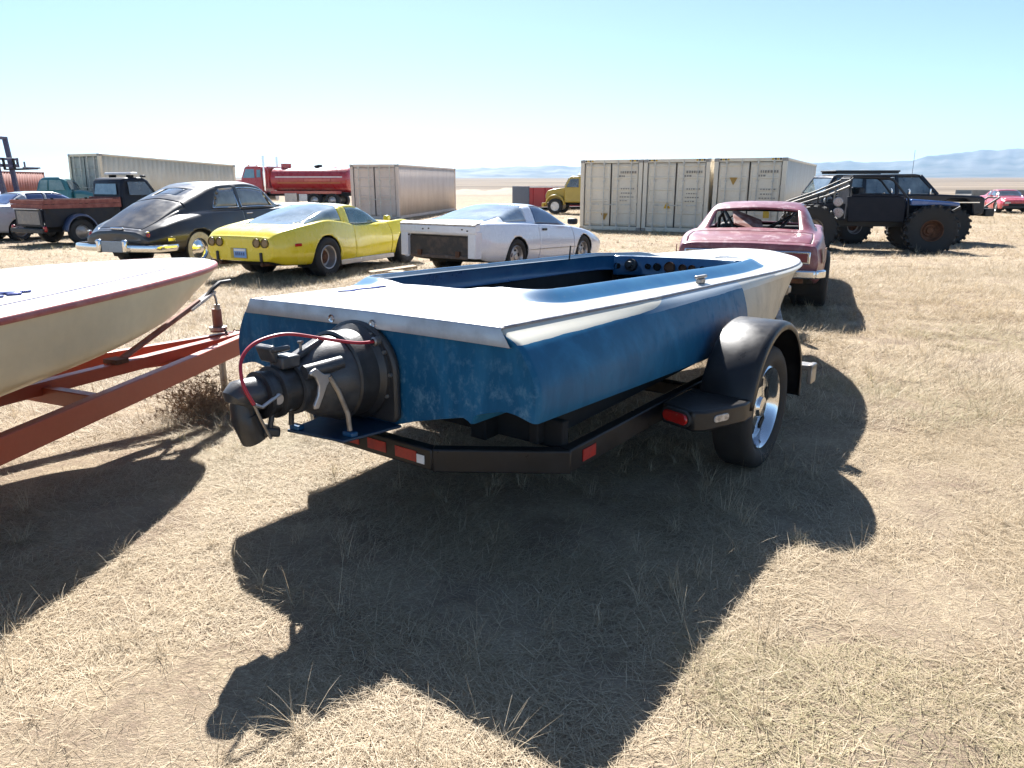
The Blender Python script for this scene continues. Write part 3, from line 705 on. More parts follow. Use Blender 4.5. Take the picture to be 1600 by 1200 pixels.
# ------------------------------------------------------------------ wheels
def tyre_prof(r, w, ri):
    """tyre cross-section (radius, offset) outer face at +w/2"""
    h = w/2
    return [(ri, -h*.62),(ri+.012,-h*.78),(ri+(r-ri)*.45,-h*1.0),(r-.028,-h*.93),(r-.008,-h*.80),(r,-h*.60),(r+.001,0),(r,h*.60),(r-.008,h*.80),(r-.028,h*.93),(ri+(r-ri)*.45,h*1.0),(ri+.012,h*.78),(ri,h*.62)]
def wheel(parent, c, r, w, ri, side, style='slot', rimmat='alu', n=40, ww=False, lugs=0, steer=0):
    """side=+1: outer face towards +x"""
    wh = empty('wheel', c, steer, parent)
    ax = (side, 0, 0)
    t = G().lathe(tyre_prof(r, w, ri), (0,0,0), ax, n, close=True)
    if lugs:
        for k in range(lugs):
            for s_ in (-1, 1):
                a = 2*math.pi*(k + (.5 if s_ > 0 else 0))/lugs; m = Matrix.Rotation(a, 3, 'X')
                t.box(m @ Vector((s_*w*.27, 0, r+.012)), (w*.5, r*.13, .045), m @ Matrix.Rotation(.35*s_, 3, 'Z'))
                t.box(m @ Vector((s_*w*.49, 0, r*.93)), (.03, r*.10, r*.16), m)
    t.build('tyre', M['rubber'], wh, smooth=45)
    if ww:
        G().lathe([(ri+.01, w*.40),(ri+(r-ri)*.4, w*.515),(r-.045, w*.50),(r-.035, w*.47)], (0,0,0), ax, n).build('whitewall', M['whitewall'], wh, smooth=60)
    h = w/2
    rim = G()
    if style == 'deep':      # deep polished dish with a dark centre
        rim.lathe([(ri+.012,h*.80),(ri+.002,h*.86),(ri-.012,h*.80),(ri-.02,h*.3),(ri-.035,-h*.1),(ri*.62,-h*.18)], (0,0,0), ax, n)
    elif style == 'cap':
        rim.lathe([(ri+.008,h*.70),(ri-.004,h*.78),(ri-.02,h*.62),(ri*.86,h*.5),(ri*.62,h*.66),(ri*.5,h*.78),(ri*.25,h*.86),(0,h*.88)], (0,0,0), ax, n)
    else:
        rim.lathe([(ri+.010,h*.72),(ri-.002,h*.80),(ri-.018,h*.66),(ri-.03,h*.2),(ri*.80,h*.18),(ri*.74,h*.34),(ri*.42,h*.40),(ri*.28,h*.46),(ri*.24,h*.62),(0,h*.64)], (0,0,0), ax, n)
    ro = rim.build('rim', M[rimmat], wh, smooth=40)
    if style == 'deep':
        G().lathe([(ri*.64,-h*.2),(ri*.58,0),(ri*.40,.0),(ri*.3,h*.2),(.0,h*.22)], (0,0,0), ax, 20).build('hub', M['rust'], wh)
    if style == 'slot':
        for k in range(5):
            m = Matrix.Rotation(2*math.pi*k/5, 3, 'X')
            G().box(m @ Vector((side*h*.37, 0, ri*.58)), (.012, ri*.34, ri*.18), m).build('rim_slot', M['dark'], wh)
    return wh

# ------------------------------------------------------------------ BLACK TRAILER
def black_trailer():
    root = empty('boat_trailer', (-0.673, 3.2, 0), 36.585)
    tag(root, 'black tube boat trailer with round fenders under the blue boat', 'trailer')
    bp = M['black_paint']; z = .435
    for s in (1, -1):
        G().bar((s*.85,.36,z), (s*.85,3.4,z), .06, .11).build('side_rail', bp, root, bevel=.008)
        G().bar((s*.85,3.37,z), (s*.05,5.7,z), .06, .11).build('tongue_rail', bp, root, bevel=.008)
        G().bar((s*.375,.045,z-.001), (s*.872,.385,z-.001), .06, .108).build('corner_member', bp, root, bevel=.008)
        G().bar((s*.42,.30,.52), (s*.34,3.3,.51), .09, .12).build('bunk', M['carpet'], root, bevel=.01)
        G().bar((s*.70,.34,.56), (s*.62,3.1,.55), .05, .15).build('gap_shade_bunk', M['carpet'], root, bevel=.01)  # added tall black bunk, stands in for the deep shade under the hull
        for yy in (.6, 2.9):
            G().bar((s*.40,yy,z), (s*.40,yy,.535), .05, .05, up=(0,1,0)).build('bunk_post', bp, root)
        # fender: half-round with flat aft step that carries the lamp
        c = (0, 1.91, .40); v0, v1 = (1.0, 1.285)
        A = np.linspace(R(-8), R(172), 30); rows = []
        rf = lambda a: .475 if True else 0
        for dv, dr in ((0,-.0),(0,0),(.02,.012),(v1-v0-.035,.012),(v1-v0-.008,.004),(v1-v0,-.012),(v1-v0,-.035)):
            rows.append([(s*(v0+dv), c[1]+(.45+dr)*math.cos(a), c[2]+(.45+dr)*math.sin(a)) for a in A])
        G().grid(np.array(rows)).build('fender', bp, root, smooth=50, solid=.006)
        prof = [(s*v0, c[1]+.445*math.cos(a), c[2]+.445*math.sin(a)) for a in A]
        g = G(); g.add([(s*v0, 1.93, .37-.05)] + prof, [(0, k+1, k+2) for k in range(len(prof)-1)]); g.build('fender_apron', bp, root, solid=.006)
        G().prism([(s*.93,1.16),(s*1.12,1.10),(s*1.17,1.14),(s*1.275,1.40),(s*1.275,1.52),(s*.93,1.52)], (0,0,.415), (1,0,0), (0,1,0), (0,0,1), .105).build('fender_step', bp, root, bevel=.012)
        # oval tail lamp facing aft, clear marker on the chamfer
        a0 = Vector((s*.945,1.152,.472)); a1 = Vector((s*1.105,1.102,.472)); ex = (a1-a0).normalized(); nrm = Vector((ex.y*s, -ex.x*s, 0)); nrm = nrm if nrm.y < 0 else -nrm
        def oval(L_, H_, n=10):
            return [(L_/2-H_/2 + H_/2*math.cos(R(-90+180*i/n)), H_/2*math.sin(R(-90+180*i/n))) for i in range(n+1)] + [(-L_/2+H_/2 + H_/2*math.cos(R(90+180*i/n)), H_/2*math.sin(R(90+180*i/n))) for i in range(n+1)]
        mid = (a0+a1)/2
        G().prism(oval(.185,.082), mid - nrm*.012, ex, (0,0,1), nrm, .026).build('lamp_bezel', M['black_dull'], root, bevel=.003)
        G().prism(oval(.160,.058), mid, ex, (0,0,1), nrm, .024).build('tail_lamp', M['red_lens'], root, bevel=.008)
        b0 = Vector((s*1.17,1.14,.472)); b1 = Vector((s*1.275,1.40,.472)); ex2 = (b1-b0).normalized(); n2 = Vector((ex2.y*s, -ex2.x*s, 0)); n2 = n2 if n2.x*s > 0 else -n2
        G().prism(oval(.105,.038), b0*.62+b1*.38 - n2*.002, ex2, (0,0,1), n2, .008).build('marker_lamp', M['clear_lens'], root, bevel=.003)
        G().bar((s*.85,1.93,.40), (s*1.05,1.93,.40), .12, .06).build('axle_stub', bp, root)
        wheel(root, (s*1.135,1.91,.36), .355, .22, .235, s, 'slot', 'chrome', 56)
        # step pad ahead of the fender
        G().box((s*1.26,2.47,.50),(.13,.10,.03)).box((s*1.31,2.47,.46),(.03,.10,.12)).build('fender_foot', M['steel'], root, bevel=.006)
    for s in (1,):
        G().box((s*.883,.52,z),(.004,.11,.055)).build('side_reflector', M['red_tape'], root)
    G().box((-.883,.52,z),(.004,.11,.055)).build('side_reflector', M['red_tape'], root)
    G().bar((-.39,.05,z), (.39,.05,z), .06, .10).build('rear_crossmember', bp, root, bevel=.008)
    for v, w in ((-.30,.13),(-.13,.12),(.05,.12),(.235,.13)):
        G().box((v,.0185,z),(w,.003,.05)).build('reflective_tape', M['red_tape'], root)
    G().box((.325,.0185,z-.006),(.045,.003,.04)).build('reflective_tape', M['white_tape'], root)
    G().bar((-.82,.42,.53), (.82,.42,.53), .05, .13).build('gap_shade_board', M['carpet'], root, bevel=.008)  # added black board, fills the gap by the transom with darkness
    for yy in (1.93, 3.35):
        G().bar((-.83,yy,z-.06), (.83,yy,z-.06), .07, .08).build('crossmember', bp, root, bevel=.006)
    G().bar((0,5.1,z), (0,6.25,z), .09, .10).build('tongue', bp, root, bevel=.008)
    G().bar((0,5.95,z), (0,5.85,.80), .07, .06, up=(0,1,0)).build('winch_post', bp, root, bevel=.006)
    G().tube([(0,6.05,.62),(0,6.05,.0)], .03, 10).build('tongue_jack', M['steel'], root)
    G().box((0,6.28,z),(.09,.14,.09)).build('coupler', M['steel'], root, bevel=.02)
    return root
black_trailer()

# ------------------------------------------------------------------ WHITE BOAT ON THE RED TRAILER
M['cream_hull'] = pm('cream_hull', (0.70, 0.56, 0.36), 0.4, 0, 0.15, (0.60, 0.47, 0.29), 2.5, 0.35, 0.7, 1, 0.02)
M['white_gel'] = pm('white_gelcoat', (0.72, 0.71, 0.69), 0.3, 0, 0.4, (0.64, 0.62, 0.58), 4)
M['red_trim'] = pm('red_trim', (0.36, 0.085, 0.08), 0.45, 0, 0.1, (0.44, 0.16, 0.14), 10)
M['red_oxide'] = pm('red_oxide_paint', (0.38, 0.060, 0.026), 0.5, 0, 0.15, (0.45, 0.11, 0.055), 5, 0.45, 0.8, 0.8, 0.08, 60, dust=0.15)
M['rusty_red'] = pm('rusty_pipe', (0.20, 0.085, 0.06), 0.6, 0.3, 0, (0.32, 0.2, 0.16), 12, 0.45, 0.7, 1, 0.1)
LB = (-2.13, 5.17); LAZ = 24.0
def white_boat():
    root = empty('speedboat', (LB[0], LB[1], 0), LAZ, rx=0)
    tag(root, 'white speedboat with red trim line and cream hull, bow towards the blue boat', 'boat')
    T = 5.4
    def w(u):                    # u = distance aft of the stem
        return 0.97*min(1, (max(u,0)/2.6))**0.52 if u < 2.6 else 0.97
    uu = np.r_[np.linspace(0, .5, 26)**1.0, np.linspace(.55, T, 60)]
    zr = lambda u: 1.075 - .012*u
    trk = [
        [(0,0,1.035),(.10,0,.96),(.35,0,.845),(.8,0,.70),(1.5,0,.585),(2.4,0,.53),(T,0,.52)],
        [(0,.004,1.037),(.10,.05,.975),(.35,.13,.875),(.8,.27,.75),(1.5,.44,.655),(2.4,.60,.61),(T,.66,.60)],
        [(0,.008,1.04),(.10,.10,.99),(.35,.24,.91),(.8,.46,.81),(1.5,.68,.745),(2.4,.84,.71),(T,.88,.70)],
        [(0,.012,1.045),(.10,.155,1.02),(.35,.33,.985),(.8,.51,.94),(1.5,.71,.89),(2.4,.89,.87),(T,.93,.86)],
        [(u, w(u)+.006, zr(u)-.035) for u in uu],
    ]
    P, s = loft_half(trk, uu, 5, [1,1,.6,1,1]); P[:,:,1] *= -1
    Pm = P.copy(); Pm[:,:,0] *= -1
    full = np.concatenate([Pm[:, ::-1], P[:, 1:]], 1); g = G().grid(full[:, ::-1]); n, J = full.shape[:2]
    g.f.append(tuple((n-1)*J + j for j in range(J)))
    g.build('hull', M['cream_hull'], root, smooth=35)
    fr = np.linspace(-1, 1, 61); D = np.zeros((len(uu), 61, 3))
    for i, u in enumerate(uu):
        D[i,:,0] = fr*w(u); D[i,:,1] = -u; D[i,:,2] = zr(u) + .002 + .075*(1-np.abs(fr)**2.2)*min(1, w(u)/.6)
    G().grid(D).build('deck', M['white_gel'], root, smooth=60)
    ring = [(w(u)+.008, -u, zr(u)-.018) for u in uu]; path = [(-x,y,z) for x,y,z in ring[::-1]] + ring[1:]
    # wide red rub strake
    rows = []
    for o_, dz in ((-.014,.0225),(.004,.021),(.012,.014),(.015,.000),(.011,-.013),(0,-.018)):
        r_ = []
        for k, (x, y, z) in enumerate(path):
            p0 = Vector(path[max(k-1,0)]); p1 = Vector(path[min(k+1,len(path)-1)]); t = (p1-p0).normalized(); nn = Vector((-t.y, t.x, 0))
            if nn.dot(Vector((x, y+2.0, 0))) < 0: nn = -nn
            r_.append((x+nn.x*o_, y+nn.y*o_, z+dz))
        rows.append(r_)
    G().grid(np.array(rows)).build('rub_strake', M['red_trim'], root, smooth=50)
    # pinstripe set in from the edge
    g = G(); rows = [[], []]
    for u in np.linspace(.22, T, 70):
        for k, off in enumerate((.113, .127)):
            x = max(w(u) - off, .01); f_ = x/w(u); rows[k].append((x, -u, zr(u) + .010 + .075*(1-f_**2.2)*min(1, w(u)/.6)))
    g.grid(np.array(rows)); g.grid(np.array([[(-x,y,z) for x,y,z in r_] for r_ in rows])); g.build('pinstripe', M['red_trim'], root, smooth=60)
    # low chrome fitting / emblem on the foredeck
    def zd(x, u): return zr(u) + .075*(1-(abs(x)/w(u))**2.2)
    eb = pm('dull_blue_chrome', (.10,.12,.30), .3, .5)
    for (xa, ua), (xb, ub), wd in (((.575,1.86),(.57,1.75),.022), ((.52,1.73),(.535,1.60),.034), ((.55,1.72),(.56,1.66),.03)):
        G().bar((xa,-ua,zd(xa,ua)+.006),(xb,-ub,zd(xb,ub)+.006),wd,.01).build('deck_emblem', eb, root, bevel=.003)
    G().tube(arc((0,-.20,.865), .03, 20, 200, 8), .006, 6).build('bow_eye', M['chrome'], root)
    return root
white_boat()
def red_trailer():
    root = empty('boat_trailer', (LB[0], LB[1], 0), LAZ)
    tag(root, 'red oxide steel boat trailer with A-frame tongue under the white boat', 'trailer')
    m = M['red_oxide']; z = .475
    # local y forward along the boat, stem at y=0; coupler ahead
    G().bar((0,-4.6,z+.006), (0,.52,z+.006), .075, .075).build('centre_beam', m, root, bevel=.006)
    for s in (1, -1):
        G().bar((s*.95,-2.75,z-.02), (s*.04,.34,z-.02), .06, .125).build('tongue_rail', m, root, bevel=.006)
        G().bar((s*.95,-5.0,z-.02), (s*.95,-2.73,z-.02), .06, .124).build('side_rail', m, root, bevel=.006)
    for yy, hw in ((-1.28,.50),(-2.9,.92),(-4.4,.92)):
        G().bar((-hw,yy,z-.03), (hw,yy,z-.03), .06, .09).build('crossmember', m, root, bevel=.005)
    for s in (1,-1):
        G().bar((s*.03,-.32,z-.05),(s*.20,-.62,z-.05),.025,.05).build('gusset', m, root)
        G().bar((s*.45,-4.6,.60),(s*.45,-1.9,.60),.09,.05).build('bunk', M['carpet'], root)
        for yy in (-4.4, -2.9): G().bar((s*.45,yy,z),(s*.45,yy,.58),.05,.05,up=(0,1,0)).build('bunk_post', m, root)
        wheel(root, (s*1.12,-4.0,.33), .33, .19, .19, s, 'slot', 'steel', 32)
    G().bar((-1.05,-4.0,.36),(1.05,-4.0,.36),.07,.07).build('axle', m, root)
    # bow strut: leans forward from the centre beam up to the stem
    G().tube([(0,-.78,z+.05),(0,-.10,.80)], .020, 12).build('bow_strut', M['rusty_red'], root)
    G().box((0,-.80,z+.055),(.12,.09,.03)).build('strut_foot', M['rust'], root, bevel=.004)
    G().tube([(.0,-.16,.775),(.0,-.06,.80),(.0,.02,.865),(.0,.10,.905),(.0,.20,.905)], .015, 10).build('winch_hook', M['black_dull'], root)
    G().bar((0,-.20,.752),(0,.03,.85),.06,.018).build('bow_pad', M['alu'], root)
    G().tube([(.01,.02,.86),(.02,.03,.80),(.025,.03,.755)], .008, 8).tube([(.025,.03,.76),(.025,.03,.725)], .02, 10).build('winch_handle', M['steel'], root)
    # jack and coupler
    G().lathe([(.055,0),(.055,.03),(.035,.035),(.033,.17),(.0,.175)], (-.10,.14,z+.06), (0,0,1), 18).build('jack_tube', M['rusty_red'], root)
    G().lathe([(.062,0),(.062,.022),(.04,.024)], (-.10,.14,z+.075), (0,0,1), 18).build('jack_collar', M['steel'], root)
    G().tube([(-.10,.14,z),(-.10,.14,.05)], .025, 10).build('jack_leg', M['steel'], root)
    G().lathe([(.0,0),(.08,0),(.085,.012),(.0,.012)], (-.10,.14,.015), (0,0,1), 18).build('jack_foot', M['rust'], root)
    G().box((0,.60,z+.015),(.085,.20,.085)).build('coupler', M['rust'], root, bevel=.02)
    G().tube([(.02,.25,z+.06),(.05,.32,z+.085),(.09,.40,z+.06),(.13,.46,z-.02),(.135,.46,z-.13),(.10,.42,z-.20)], .011, 8).build('safety_cable', M['black_dull'], root)
    g = G(); r = np.random.default_rng(3); p = Vector((.0,.05,z+.05)); pts = []
    for k in range(26): p = p + Vector((r.normal(0,.02), .014, 0)); pts.append((p.x, p.y, z+.052+abs(r.normal(0,.012))))
    g.tube(pts, .005, 6).build('wiring', M['black_dull'], root)
    g = G()
    for k in range(10): g.tube(arc((.10,.40,z-.14-k*.022), .011, 0, 360, 8, (1 if k%2 else 0, 0 if k%2 else 1, 0), (0,0,1)), .003, 5, False)
    g.build('safety_chain', M['steel'], root)
    return root
red_trailer()
# ================================================================== CARS
def paint(name, c, rough=0.28, coat=0.8, c2=None, dust=0.15, **k):
    return pm(name, c, rough, 0, coat, c2, k.get('ns', 4), k.get('lo', .45), k.get('hi', .75), k.get('amt', .7), k.get('bump', 0), dust=dust)
def car_shell(root, tracks, L, classify, mats, arches, ny=170, nsub=6, tang=None, solid=.018, drop=(), extra=()):
    """loft both sides, cut wheel arches, split the skin into parts. arches: (y, z, radius, min|x|)
    classify(y, s, x, z) -> part name; mats: part -> material; parts in drop are left open"""
    ys = spaced(0, L, ny, extra); P, s = loft_half(tracks, ys, nsub, tang)
    n, J = P.shape[:2]
    # rounded end caps
    def capring(row, dy, k, c):
        q = row.copy(); q[:,0] = row[:,0]*k; q[:,2] = c + (row[:,2]-c)*k; q[:,1] = row[:,1] + dy; return q
    c0 = P[0,:,2].mean(); c1 = P[-1,:,2].mean()
    pre = [capring(P[0], dy, k, c0) for dy, k in ((-.030,.0),(-.030,.3),(-.030,.6),(-.028,.88),(-.018,.97))]
    post = [capring(P[-1], dy, k, c1) for dy, k in ((.018,.97),(.028,.88),(.030,.6),(.030,.3),(.030,0))]
    Q = np.concatenate([np.array(pre), P, np.array(post)], 0); n = Q.shape[0]
    parts = {}
    for sg in (1, -1):
        W = Q.copy(); W[:,:,0] *= sg
        flat = W.reshape(-1,3).copy(); inside = np.zeros(len(flat), bool)
        S = np.tile(s, n)
        for (ya, za, ra, xm) in arches:
            d = np.hypot(flat[:,1]-ya, flat[:,2]-za); ii = (d < ra) & (np.abs(flat[:,0]) > xm) & (S < 4.6)
            inside |= ii
            k = np.nonzero(ii)[0]
            for q in k:
                dd = max(d[q], 1e-4)
                flat[q,1] = ya + (flat[q,1]-ya)/dd*ra; flat[q,2] = za + (flat[q,2]-za)/dd*ra
        for i in range(n-1):
            cap = i < 5 or i >= n-6
            for j in range(J-1):
                a, b, c, d = i*J+j, i*J+j+1, (i+1)*J+j+1, (i+1)*J+j
                if inside[a] and inside[b] and inside[c] and inside[d]: continue
                m = (W[i,j] + W[i+1,j+1])/2; sc = (s[j]+s[j+1])/2
                nm = classify(m[1], sc, abs(m[0]), m[2]) if not cap else ('rear_cap' if i < 5 else 'front_cap') if ('rear_cap' in mats if i < 5 else 'front_cap' in mats) else 'body'
                nm = nm or ('underbody' if sc < 1 else 'body')
                if nm in drop: continue
                key = nm if nm in ('body', 'windshield', 'rear_window', 'roof', 'hood', 'trunk_lid', 'underbody', 'rear_cap', 'front_cap') else nm + ('#r' if sg > 0 else '#l')
                vs_, fs_ = parts.setdefault(key, ([], []))
                q = (d, c, b, a) if sg > 0 else (a, b, c, d)
                fs_.append([(sg, t) for t in q]); vs_.append((flat, sg))
        parts.setdefault('_flat', {})[sg] = flat
    fl = parts.pop('_flat'); made = {}
    for key, (_, fs_) in parts.items():
        nm = key.split('#')[0]; idx = {}; V = []; F = []
        for f in fs_:
            q = []
            for sg, t in f:
                p = fl[sg][t]; kk = (round(p[0],5), round(p[1],5), round(p[2],5))
                if kk not in idx: idx[kk] = len(V); V.append(p.copy())
                if idx[kk] not in q: q.append(idx[kk])
            if len(q) > 2: F.append(q)
        V = np.array(V)
        if nm not in ('body', 'underbody') and nm != 'rear_cap' and nm != 'front_cap':      # sink the rim of each panel a little: a shut line
            cnt = {}
            for f in F:
                for k in range(len(f)):
                    e = tuple(sorted((f[k], f[(k+1)%len(f)]))); cnt[e] = cnt.get(e, 0)+1
            rim = {v for e, c in cnt.items() if c == 1 and (abs(V[e[0]][0]) > .01 or abs(V[e[1]][0]) > .01) for v in e}
            dep = .012 if 'window' in nm or nm == 'windshield' else .009
            for v in rim:
                p = V[v]; c = np.array([0, p[1], .55]); d = c - p; l = np.linalg.norm(d) or 1; V[v] = p + d/l*dep
        o = mk(nm, V, F, M['dark'] if nm == 'underbody' else mats.get(nm, mats['body']), root, smooth=40, solid=solid if 'window' not in nm and nm != 'windshield' else .006)
        made[key] = o
    return made
def wells(root, arches, W):
    for (ya, za, ra, xm) in arches:
        for s in (1, -1):
            A = np.linspace(R(-25), R(205), 22); rows = []
            for x in (W/2-.035, xm-.02): rows.append([(s*x, ya+(ra+.004)*math.cos(a), za+(ra+.004)*math.sin(a)) for a in A])
            g = G().grid(np.array(rows)); g.add([(s*(xm-.02), ya, za-.05)]+[tuple(p) for p in rows[1]], [(0,k+1,k+2) for k in range(len(A)-1)])
            g.build('wheel_well', M['dark'], root)
def pt(root_o, name, mat, fn, bevel=0, smooth=30):
    g = G(); fn(g); return g.build(name, M[mat] if isinstance(mat, str) else mat, root_o, bevel=bevel, smooth=smooth)

# ------------------------------------------------------------------ yellow coupe
def yellow_coupe():
    L = 4.70; root = empty('parked_car', (-4.46, 12.23, gzf(-4.4, 13)), 25)
    tag(root, 'yellow sports coupe with four round tail lamps and blue licence plate', 'car')
    Yp = paint('yellow_paint', (0.78, 0.62, 0.02), .26, .85, (0.80, 0.65, 0.05), .02)
    tr = [
     [(0,0,.34),(.35,0,.24),(4.3,0,.22),(L,0,.34)],
     [(0,.60,.35),(.3,.72,.27),(1.15,.77,.23),(2.4,.73,.19),(3.7,.77,.22),(4.4,.66,.25),(L,.42,.36)],
     [(0,.70,.43),(.3,.83,.41),(1.15,.885,.40),(2.4,.80,.36),(3.65,.88,.40),(4.4,.74,.38),(L,.46,.42)],
     [(0,.71,.58),(.3,.84,.61),(1.15,.895,.63),(2.3,.805,.60),(3.65,.89,.63),(4.4,.74,.55),(L,.46,.49)],
     [(0,.67,.71),(.12,.72,.77),(.3,.77,.82),(.8,.81,.90),(1.25,.82,.945),(1.7,.79,.90),(2.3,.75,.81),(3.0,.75,.82),(3.6,.80,.87),(4.2,.68,.74),(L,.42,.54)],
     [(0,.62,.735),(.12,.66,.80),(.3,.70,.85),(.8,.68,.90),(1.25,.69,.935),(1.7,.70,.91),(2.3,.70,.84),(3.0,.68,.85),(3.6,.62,.85),(L,.38,.56)],
     [(0,.50,.745),(.12,.52,.815),(.45,.54,.88),(.75,.53,.92),(1.1,.56,1.01),(1.5,.565,1.105),(1.95,.55,1.165),(2.25,.55,1.165),(2.5,.57,1.12),(3.05,.62,.865),(3.4,.5,.86),(L,.3,.57)],
     [(0,0,.75),(.12,0,.82),(.45,0,.885),(.75,0,.935),(1.1,0,1.055),(1.5,0,1.16),(1.95,0,1.215),(2.25,0,1.215),(2.5,0,1.17),(3.05,0,.90),(3.5,0,.87),(L,0,.59)] ]
    ar = [(1.15,.345,.375,.5),(3.64,.345,.365,.5)]
    def cl(y, s, x, z):
        if s > 6 and .62 < y < 1.86: return 'rear_window'
        if 5.12 < s <= 6 and .80 < y < 1.80: return 'rear_window'
        if 5.06 < s < 5.94 and 2.02 < y < 2.94: return 'side_window'
        if s > 6 and 2.40 < y < 3.03 and s > 6.06: return 'windshield'
        if .8 < s < 5.0 and 2.02 < y < 3.14: return 'door'
        if s > 5.2 and 3.1 < y < 4.55: return 'hood'
    gl = glass('coupe_glass', (0.10, 0.15, 0.18), .75, .92, .06, (0.42, 0.50, 0.56))
    car_shell(root, tr, L, cl, {'body': Yp, 'door': Yp, 'hood': Yp, 'rear_window': gl, 'side_window': glass('coupe_side_glass', (.05,.12,.13), .2, .85), 'windshield': M['glass']}, ar, 210, 6, [1,.5,.7,1,.8,.5,.6,1])
    wells(root, ar, 1.78)
    for y in (1.15, 3.64):
        for s in (1,-1): wheel(root, (s*.77,y,.34), .34, .27, .195, s, 'deep', 'alu', 44)
    # tail: concave band with four lamps, plate recess, bumper guards
    for x in (-.57,-.40,.40,.57):
        lamp = G().lathe([(.062,.012),(.072,.02),(.075,.0),(.070,-.03)], (x,-.040,.645), (0,-1,.12), 24).build('tail_lamp_rim', pm('lamp_rim', (.16,.11,.02), .5), root)
        G().lathe([(0,.004),(.04,.006),(.062,.002)], (x,-.044,.645), (0,-1,.12), 20).build('tail_lamp', pm('dull_lamp', (.26,.15,.04), .35, 0, .2), lamp)
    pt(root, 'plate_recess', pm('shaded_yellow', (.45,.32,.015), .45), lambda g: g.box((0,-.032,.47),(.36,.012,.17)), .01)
    pl = pt(root, 'licence_plate', pm('plate_blue', (.16,.33,.62), .4), lambda g: g.box((.03,-.042,.475),(.27,.006,.15)), .004)
    pt(pl, 'plate_band', 'white_tape', lambda g: g.box((.03,-.046,.525),(.24,.003,.035)))
    for k in range(5): pt(pl, 'plate_character', pm('plate_dark', (.03,.05,.16), .5), lambda g: g.box((-.055+.042*k,-.046,.462),(.022,.003,.05)))
    for s in (-1,1):
        pt(root, 'bumper_guard', 'black_dull', lambda g: g.box((s*.47,-.03,.42),(.05,.05,.15)), .012)
        pt(root, 'side_marker', 'red_lens', lambda g: g.box((s*.862,.42,.60),(.012,.15,.05), Matrix.Rotation(-.10*s,3,'Z')), .006)
        pt(root, 'door_mirror', Yp, lambda g: g.box((s*.86,2.98,.93),(.13,.09,.09)), .025)
        pt(root, 'sill_trim', 'alu', lambda g: g.bar((s*.795,1.58,.205),(s*.80,3.24,.205),.05,.09), .01)
        pt(root, 'exhaust_pipe', 'rust', lambda g: g.tube([(s*.45,-.02,.30),(s*.45,.5,.27)], .03, 10))
        pt(root, 'seat', 'seat', lambda g: g.box((s*.36,1.98,.72),(.45,.12,.5)), .04)
        pt(root, 'roof_pillar', Yp, lambda g: g.bar((s*.70,1.90,.88),(s*.56,1.98,1.15),.03,.10,up=(0,1,0)), .01)
    return root
yellow_coupe()

